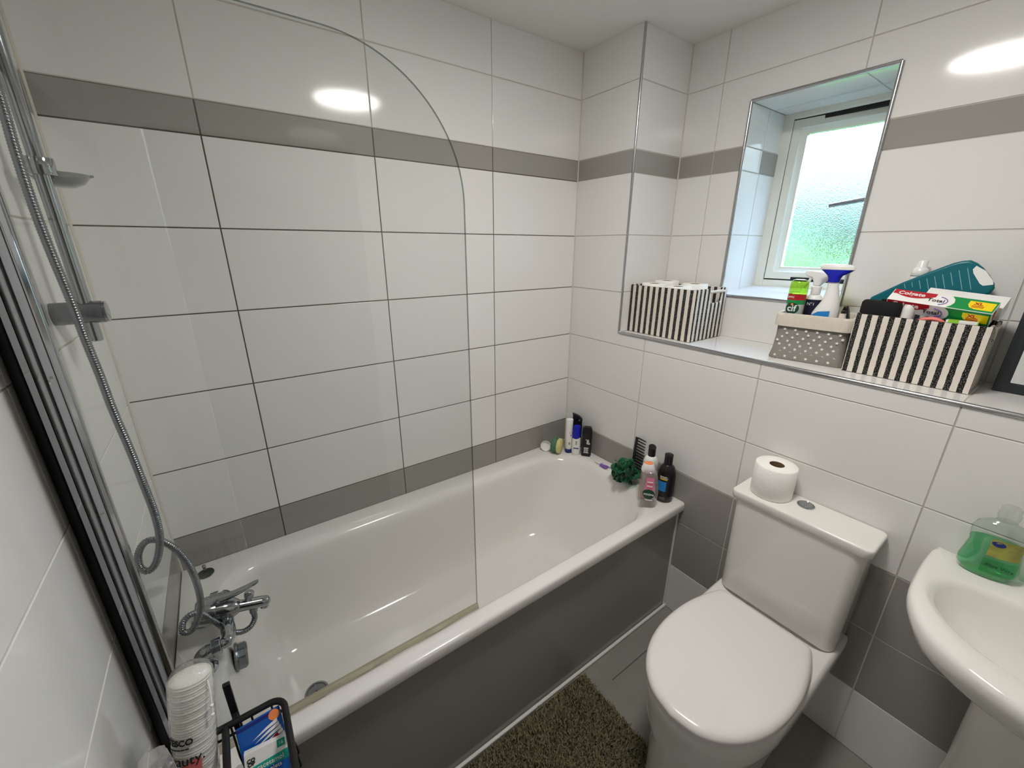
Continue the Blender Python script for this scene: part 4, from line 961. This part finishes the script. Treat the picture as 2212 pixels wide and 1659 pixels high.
for top in (True, False):
    b = B(); swoosh(b, [(.002, WB-.001)] + [(.002, WB*.62)] + [(x, y) for x, y in arcpts(.004, .092, WB*.72, WB*.34)][1:] + [(.092, WB-.001)], top); o = obj('red_panel', b, 'red', t); o['label'] = 'red printed panel'
    b = B(); swoosh(b, [(.124, .0015), (.130, .010), (.133, .022), (.130, .036), (.122, WB-.0015), (LB-.001, WB-.0015), (LB-.001, .0015)], top); o = obj('green_panel', b, 'green', t); o['label'] = 'green printed panel'
    b = B(); yb = [(.158, WB*.80), (.158, WB*.5), (.163, WB*.27), (.174, WB*.16), (LB-.004, WB*.16), (LB-.004, WB*.80)]
    if top: b.prism([(x, y, .0005) for x, y in yb], (0, 0, e_))
    else: b.prism([(x, -.0005, -HB + y*HB/WB) for x, y in yb], (0, -e_, 0))
    o = obj('yellow_badge', b, 'yellow', t); o['label'] = 'yellow badge'
    def TF(x, y, lift=.001): return frame((x, y, lift), (1, 0, 0), (0, 1, 0)) if top else frame((x, -lift, -HB + y*HB/WB), (1, 0, 0), (0, 0, 1))
    text('lettering', 'Colgate', .0185, TF(.042, WB*.70), 'white', t, bold=.0004)
    text('lettering', 'Total', .0165, TF(.097, WB*.42), 'ink', t)
    text('lettering', 'XL', .0135, TF(.176, WB*.60), 'red', t, bold=.0004)
    for k in range(2):
        b = B(); 
        if top: b.box((.166, WB*(.40-k*.10), .0009), (.188, WB*(.40-k*.10)+.0022, .0012))
        else: b.box((.166, -.0012, -HB+HB*(.40-k*.10)), (.188, -.0009, -HB+HB*(.40-k*.10)+.002))
        obj('small_print', b, 'red', t)
    b = B(); arc = [(.098 + .0215*cos(a), WB*.44 + .0165*sin(a)) for a in [-1.2 + i*.16 for i in range(17)]]
    b.tube([(x, y, .0006) if top else (x, -.0006, -HB + y*HB/WB) for x, y in arc], .0011, 6); obj('ring_print', b, 'purple', t)
b = B(); b.lathe([(.012, 0), (.012, .0006)], 28, sx=.75, sy=1.25); o = obj('end_badge', b, 'red', t); o.matrix_local = frame((LB+.0002, WB*.42, -HB*.5), (0, 0, -1), (0, -1, 0)) if False else frame((LB+.0002, WB*.42, -HB*.5), (0, 1, 0), (0, 0, 1)); o['label'] = 'red oval end badge'
t2 = toothbox('toothpaste_box', 'plain white carton lying behind the long red and green toothpaste box', A_ + da*(WB+.002) + xa*.060 - za*.020, .155)
# teal bottle leaning across the back
t = thing('shampoo_bottle', 'flat teal bottle lying slanted at the back of the right striped basket', 'bottle', (.236, -1.24, 1.46), (0, 0, radians(2)))
TEA = [(-1.100, 1.420), (-1.100, 1.438), (-1.163, 1.487), (-1.215, 1.521), (-1.256, 1.546), (-1.272, 1.552), (-1.286, 1.554), (-1.300, 1.547), (-1.314, 1.535), (-1.330, 1.516), (-1.343, 1.496), (-1.3465, 1.484), (-1.343, 1.470), (-1.330, 1.461), (-1.31, 1.455), (-1.27, 1.446), (-1.21, 1.436)]
b = B(); b.prism([(-.013, y+1.24, z-1.46) for y, z in TEA], (.026, 0, 0)); obj('body', b, 'teal', t, bevel=.006, smooth=40)
b = B(); b.prism([(-.0138, y+1.24, z-1.46) for y, z in [(-1.301, 1.5405), (-1.321, 1.528), (-1.340, 1.503), (-1.3425, 1.494), (-1.325, 1.490), (-1.318, 1.495), (-1.300, 1.521), (-1.2965, 1.531)]], (.001, 0, 0)); o = obj('label', b, 'white', t); o['label'] = 'white square label'
random.seed(21)
for k in range(9):
    y0 = -1.170 - k*.0145; zt_ = 1.484 + k*.0062 if k < 8 else 1.534
    b = B(); L_ = random.uniform(.030, .055) if k > 1 else .022
    d_ = Vector((0, -.34, -.94)).normalized(); p0 = Vector((-.0133, y0+1.24, zt_-1.46)); p1 = p0 + d_*L_*(.6 + .07*k)
    sd = Vector((0, .94, -.34))*.0007
    b.prism([tuple(p0-sd), tuple(p1-sd), tuple(p1+sd), tuple(p0+sd)], (-.0003, 0, 0)); obj('small_print', b, 'tealprint', t)
t = thing('spray_bottle', 'white capped bottle standing behind the teal bottle', 'bottle', (.276, -1.186, ZS), (0, 0, 0))
t.location = (.276, -1.187, ZK)
t.location.x = .2725
b = B(); b.lathe([(.0185, 0), (.0195, .004), (.0195, .262), (.0195, .274), (.018, .280)], 32, sx=.9); obj('bottle', b, 'white', t, smooth=50)
b = B(); b.lathe([(.018, .2805), (.019, .283), (.0175, .296), (.0125, .300), (.0118, .301), (.0118, .318), (.010, .320)], 32, sx=.9); obj('cap', b, 'white', t, smooth=45)
b = B(); b.lathe([(.0197, .2755), (.0197, .2785)], 32, sx=.9, cap0=False, cap1=False); obj('rim_line', b, 'grey', t)
t = thing('black_box', 'black carton standing in the back right corner of the right striped basket', 'box', (.222, -1.352, ZK))
b = B(); b.box((-.020, -.020, 0), (.020, .020, .214)); obj('carton', b, 'black', t, bevel=.0015)

# mirror leaning on the recess wall
mr = thing('mirror', 'black framed mirror leaning on the ledge at the right edge', 'mirror', (.211, -1.590, ZS+.0012), (0, radians(8.2), 0))
b = B(); W2, HM, fwd, th = .180, .52, .026, .020
ringp = [(0, 0), (0, .003), (-.001, .006), (-.001, fwd-.004), (.003, fwd), (th, fwd), (th, 0)]
rings = []
for (x, q) in ringp: rings.append([(x, -W2+q, q), (x, W2-q, q), (x, W2-q, HM-q), (x, -W2+q, HM-q)])
rings.append(rings[0]); b.loft(rings, False, False); obj('frame', b, mat('black_slate_frame', (34, 38, 42), .3, bump=.15, bscale=120), mr, smooth=30, bevel=.0015)
b = B(); b.box((.004, -W2+fwd-.002, fwd-.002), (.008, W2-fwd+.002, HM-fwd+.002)); obj('mirror_glass', b, 'mirror', mr, smooth=0)
b = B(); b.box((th-.004, -W2+.01, .01), (th, W2-.01, HM-.01)); obj('backing', b, 'black', mr, smooth=0)

# ------------------------------------------------------------------ storage rack in the foreground
rk = thing('storage_rack', 'slim black metal storage rack standing between bath and left wall', 'rack', (-1.57, -.96, 0))
TK = Matrix.Translation((1.57, .96, 0))
RX0, RX1, RY0, RY1 = -1.668, -1.474, -.830, -1.095
def fl(b, p0, p1, r=.0035, n=8): b.tube([p0, p1], r, n)
for x, y in ((-1.548, -.812), (-1.548, -1.110)):
    b = B(TK); b.box((x-.0055, y-.004, 0.0), (x+.0055, y+.004, .872 if y > -.9 else .80)); obj('post', b, 'blackm', rk, bevel=.0015)
for tz in (.80, .45, .14):
    b = B(TK)
    P = [(p[0], p[1], tz) for p in rrect(RX0, RX1, RY1, RY0, .022, 0, 6)]
    b.tube(P, .0056, 10, closed=True)
    P = [(p[0], p[1], tz-.022) for p in rrect(RX0+.002, RX1-.002, RY1+.002, RY0-.002, .020, 0, 6)]
    b.tube(P, .0022, 8, closed=True)
    for y in [RY0-.02-.0245*k for k in range(10)]:
        b.tube(catmull([(RX1-.001, y, tz-.002), (RX1-.002, y, tz-.08), (RX1-.012, y, tz-.15), (RX0+.012, y, tz-.15), (RX0+.002, y, tz-.08), (RX0+.001, y, tz-.002)], 3), .0018, 6)
    for x in [RX0+.02+.0308*k for k in range(6)]:
        b.tube(catmull([(x, RY0-.001, tz-.002), (x, RY0-.002, tz-.08), (x, RY0-.012, tz-.15), (x, RY1+.012, tz-.15), (x, RY1+.002, tz-.08), (x, RY1+.001, tz-.002)], 3), .0018, 6)
    b.box((RX0+.006, RY1+.006, tz-.1545), (RX1-.006, RY0-.006, tz-.1515))
    obj('basket', b, 'blackm', rk, smooth=60)
    b = B(TK); b.tube([(-1.5625, RY0, tz), (-1.5625, RY1, tz)], .0056, 10); obj('divider', b, 'blackm', rk)
    b = B(TK); b.box((-1.552, RY0+.001, tz-.02), (-1.544, RY0+.018, tz+.004)); b.box((-1.552, RY1-.018, tz-.02), (-1.544, RY1-.001, tz+.004)); obj('bracket', b, 'blackm', rk)
FZ = .80-.1505
# cotton pads in their film tube
top = Vector((-1.590, -.800, .908)); bot = Vector((-1.622, -.868, .664)); ax = (top-bot).normalized(); CL = (top-bot).length
pk = thing('cotton_pad_pack', 'clear tube pack of white cotton pads leaning in the rack', 'cotton pads')
TP = frame(bot, ax.cross(Vector((-.25, -1, .3))).cross(ax) if False else Vector((1, -.25, 0)), ax)
ux = (Vector((1, -.30, 0)) - ax*ax.dot(Vector((1, -.30, 0)))).normalized(); uy = ax.cross(ux)
TP = Matrix.Identity(4)
for i in range(3): TP[i][0], TP[i][1], TP[i][2], TP[i][3] = ux[i], uy[i], ax[i], bot[i]
pk.location = TP.to_translation(); pk.rotation_euler = TP.to_euler()
random.seed(4)
b = B(); prof = []; z = .0
npad = 60; pt = (CL+.004)/npad
for k in range(npad):
    r_ = .0292 + random.uniform(-.0007, .0007); z0_ = k*pt
    prof += [(r_-.0006, z0_+.0001), (r_, z0_+pt*.35), (r_, z0_+pt*.65), (r_-.0006, z0_+pt*.98)]
prof += [(.018, CL+.007), (.003, CL+.009)]
b.lathe(prof, 40); obj('pads', b, 'whitem', pk, smooth=60)
b = B(); prof = [(.020, -.002), (.0305, .002), (.0312, .05), (.0308, CL*.6), (.0312, CL-.012), (.0305, CL+.006), (.024, CL+.016), (.011, CL+.023), (.002, CL+.025)]
n = 44; b.loft([[(r*cos(2*pi*j/n)*(1+.018*sin(3*j+i*2)*(1 if i > 3 else .4)), r*sin(2*pi*j/n)*(1+.018*sin(5*j+i)*(1 if i > 3 else .4)), z) for j in range(n)] for i, (r, z) in enumerate(prof)])
b.prism([(-.012, .012, CL+.014), (-.020, .016, CL+.034), (-.006, .016, CL+.016)], (.001, .001, 0))
obj('film', b, 'film', pk, smooth=70)
def TPK(z, a=0.0, r=.0318):
    """print on the tube: a = angle round the axis from the reader's side"""
    o_ = Vector((r*cos(a-pi/2), r*sin(a-pi/2), z)); nrm = Vector((cos(a-pi/2), sin(a-pi/2), 0)); return frame(o_, Vector((0, 0, 1)).cross(nrm), (0, 0, 1))
FA = radians(-10)
text('lettering', 'TESCO', .0135, TPK(CL-.085, FA-.16), 'ink', pk, bend=.032, bold=.0003)
for k in range(5):
    b = B(); q = TPK(CL-.095, FA-.16+(k-2)*.19, .0319); b.T = q; b.box((-.0026, -.0009, 0), (.0026, .0009, .0005)); obj('dash_print', b, 'ink', pk)
text('lettering', 'beauty.', .0215, TPK(CL-.115, FA-.04), 'ink', pk, bend=.032)
b = B(); rows = [[(.0316*cos(a-pi/2), .0316*sin(a-pi/2), z + .006*sin((a-FA)*3)) for a in [FA-.55 + i*.11 for i in range(13)]] for z in (CL-.21, CL-.17, CL-.122)]
b.loft(rows, False, False, False); o = obj('rose_panel', b, 'rose', pk); o['label'] = 'rose coloured printed panel'
b = B(); b.tube(catmull([(.028, -.012, CL-.004), (.033, -.018, CL-.02), (.0345, -.020, CL-.04), (.035, -.021, CL-.055)], 4), .0012, 8); b.lathe([(.001, 0), (.0030, .0018), (.0030, .0038), (.001, .0055)], 12, c=(.0345, -.0205, CL-.045)); b.lathe([(.001, 0), (.0030, .0018), (.0030, .0038), (.001, .0055)], 12, c=(.035, -.021, CL-.060)); obj('drawstring', b, 'white', pk)
# crumpled clear bag in front of the pack
random.seed(6)
t = thing('plastic_bag', 'crumpled clear plastic bag in the rack in front of the cotton pads', 'bag', (-1.646, -.925, FZ+.001))
b = B(); n = 26; rings = []
for i in range(13):
    f = i/12; s_ = (.55 + .6*sin(pi*min(f, .93)))*1.0
    rings.append([(.028*s_*cos(2*pi*j/n)*random.uniform(.86, 1.08) + .012*f, .030*s_*sin(2*pi*j/n)*random.uniform(.86, 1.06) + .026*f, .240*f + random.uniform(-.004, .004) + (0 if 0 < i < 12 else 0)) for j in range(n)])
rings[0] = [(p[0], p[1], .0005) for p in rings[0]]
b.loft(rings); obj('film', b, 'filmpink', t, smooth=40)
# blue interdental brush pack
def quadbox(name, label, cat, tl, tr, br, thick, matn, group=None):
    tl, tr, br = Vector(tl), Vector(tr), Vector(br); x = (tr-tl); W_ = x.length; x.normalize(); y = (tl + (br-tr)) - tl; y = (y - x*y.dot(x)); H_ = y.length; y = -y.normalized(); z = x.cross(y)
    t = thing(name, label, cat); TM = Matrix.Identity(4)
    for i in range(3): TM[i][0], TM[i][1], TM[i][2], TM[i][3] = x[i], y[i], z[i], tl[i]
    t.location = TM.to_translation(); t.rotation_euler = TM.to_euler()
    b = B(); b.box((0, -H_, -thick), (W_, 0, 0)); return t, b, W_, H_
t, b, W_, H_ = quadbox('interdental_brush_pack', 'blue film pack of interdental brushes leaning at the back of the rack', 'pack', (-1.5500, -.8430, .7950), (-1.4825, -.8415, .7965), (-1.4800, -.9000, .6950), .006, 'blue')
obj('pack', b, 'blue', t, bevel=.002)
b = B(); b.box((.002, -.007, .0001), (W_-.002, -.001, .0006)); obj('top_band', b, 'navy', t)
b = B(); b.lathe([(.0085, .0002), (.0085, .0009)], 28, c=(W_-.0105, -.0085, 0)); o = obj('sticker', b, 'orange', t); o['label'] = 'orange round sticker'
for k in range(5):
    b = B(); x0 = .020 + k*.0015; y0 = -.020 - k*.0065
    b.prism([(x0, y0-.010, .0003), (x0+.022, y0-.001, .0003), (x0+.040, y0+.004, .0003), (x0+.040, y0-.002, .0003), (x0+.022, y0-.005, .0003)], (0, 0, .0006)); obj('brush_print', b, 'white', t)
b = B(); b.prism([(.030, -.050, .0004), (.056, -.038, .0004), (.058, -.048, .0004), (.034, -.062, .0004)], (0, 0, .0006)); obj('red_flash', b, 'red', t)
# tablet box
t, b, W_, H_ = quadbox('tablet_box', 'white, teal and blue tablet box in front of the blue pack in the rack', 'box', (-1.5430, -.8790, .7765), (-1.4790, -.8825, .7715), (-1.4805, -.9300, .6880), .014, 'white')
obj('carton', b, 'white', t, bevel=.0006)
b = B(); b.prism([(.0, -.0335, .0001), (.0, -.0245, .0001), (W_, -.0185, .0001), (W_, -.0335, .0001)], (0, 0, .0004)); o = obj('teal_band', b, 'mint', t); o['label'] = 'mint green band'
b = B(); b.box((.0, -H_, .0001), (W_, -.0335, .0004)); o = obj('blue_panel', b, 'blue', t); o['label'] = 'blue lower panel'
b = B(); b.box((W_-.0165, -.0125, .0001), (W_-.0045, -.0005, .0005)); o = obj('count_square', b, 'mint', t); o['label'] = 'mint green square'
text('lettering', '16', .0072, frame((W_-.0105, -.0062, .0009), (1, 0, 0), (0, 1, 0)), 'white', t)
text('lettering', 'CO', .0078, frame((.0095, -.0125, .0006), (1, 0, 0), (0, 1, 0)), 'ink', t, bold=.0003)
text('lettering', 'OP', .0078, frame((.0095, -.0182, .0006), (1, 0, 0), (0, 1, 0)), 'ink', t, bold=.0003)
text('lettering', 'Paracetamol', .0098, frame((W_*.5, -.0275, .0009), (1, .03, 0), (0, 1, 0)), 'white', t)
text('lettering', 'Caplets', .0090, frame((W_*.60, -.0375, .0009), (1, .03, 0), (0, 1, 0)), 'white', t)
# white pot and clear sachet either side
t = thing('white_pot', 'small white capped pot between the divider and the blue pack in the rack', 'pot', (-1.5495, -.869, FZ+.001))
t.location = (-1.5525, -.885, FZ+.001)
b = B(); b.lathe([(.0055, 0), (.006, .002), (.006, .090), (.0045, .094)], 24); obj('pot', b, 'white', t, smooth=50)
b = B(); b.lathe([(.0062, .0945), (.0062, .112), (.005, .114)], 24); obj('cap', b, 'silver', t, smooth=50)
t = thing('clear_sachet', 'clear and white sachet at the right edge of the rack', 'sachet', (-1.4765, -.93, FZ+.001))
b = B(); b.loft([rrect(-.0012, .0012, -.032, .032, .001, 0), rrect(-.002, .002, -.034, .034, .0015, .05), rrect(-.0012, .0012, -.033, .030, .001, .105)]); obj('film', b, 'film', t)
b = B(); b.loft([rrect(-.0006, .0006, -.022, .022, .0005, .003), rrect(-.0006, .0006, -.022, .020, .0005, .085)]); obj('insert', b, 'white', t)

# ------------------------------------------------------------------ daylight and camera
w = bpy.data.worlds.new('sky'); w.use_nodes = True; SC.world = w
nt = w.node_tree; bg = nt.nodes['Background']
tc = nt.nodes.new('ShaderNodeTexCoord'); sx = nt.nodes.new('ShaderNodeSeparateXYZ'); mr_ = nt.nodes.new('ShaderNodeMapRange'); rp = nt.nodes.new('ShaderNodeValToRGB')
mr_.inputs[1].default_value = -0.2; mr_.inputs[2].default_value = 1.0          # sky colour by height above the horizon: pale haze low down, white cloud, blue overhead
nt.links.new(tc.outputs['Generated'], sx.inputs[0]); nt.links.new(sx.outputs[2], mr_.inputs[0]); nt.links.new(mr_.outputs[0], rp.inputs[0]); nt.links.new(rp.outputs[0], bg.inputs[0])
el = rp.color_ramp.elements
el[0].position = 0.0; el[0].color = (.10, .14, .07, 1); el[1].position = 1.0; el[1].color = (2.6, 4.6, 8.5, 1)
for ps, c in ((.165, (.06, .10, .04, 1)), (.18, (.12, .21, .20, 1)), (.215, (.17, .32, .35, 1)), (.25, (.36, .47, .49, 1)), (.31, (.60, .69, .72, 1)), (.38, (3.2, 3.7, 4.1, 1)), (.48, (4.4, 5.6, 7.2, 1))):
    q = el.new(ps); q.color = c
bg.inputs[1].default_value = SKY

cam = bpy.data.cameras.new('camera'); co = bpy.data.objects.new('camera', cam); COL.objects.link(co)
cam.sensor_fit = 'HORIZONTAL'; cam.sensor_width = 36.0; cam.lens = 878.58/2212*36.0; cam.clip_start = 0.01; cam.clip_end = 100
RM = ((0.81452398, -0.5801235, 0.00272137), (0.18397748, 0.26275722, 0.9471594), (0.55018449, 0.77098338, -0.32075172))
T = Matrix.Identity(4)
for i in range(3): T[i][0], T[i][1], T[i][2] = RM[0][i], RM[1][i], -RM[2][i]
T[0][3], T[1][3], T[2][3] = -1.43703, -1.50143, 1.58611
co.matrix_world = T; SC.camera = co
SC.view_settings.view_transform = 'Standard'; SC.view_settings.look = 'None'; SC.view_settings.gamma = 1; SC.view_settings.use_curve_mapping = False
SC.view_settings.exposure = EXPO
SC.cycles.max_bounces = 14; SC.cycles.diffuse_bounces = 6; SC.cycles.glossy_bounces = 6; SC.cycles.transmission_bounces = 8; SC.cycles.transparent_max_bounces = 24
SC.cycles.caustics_reflective = False; SC.cycles.sample_clamp_indirect = 6.0
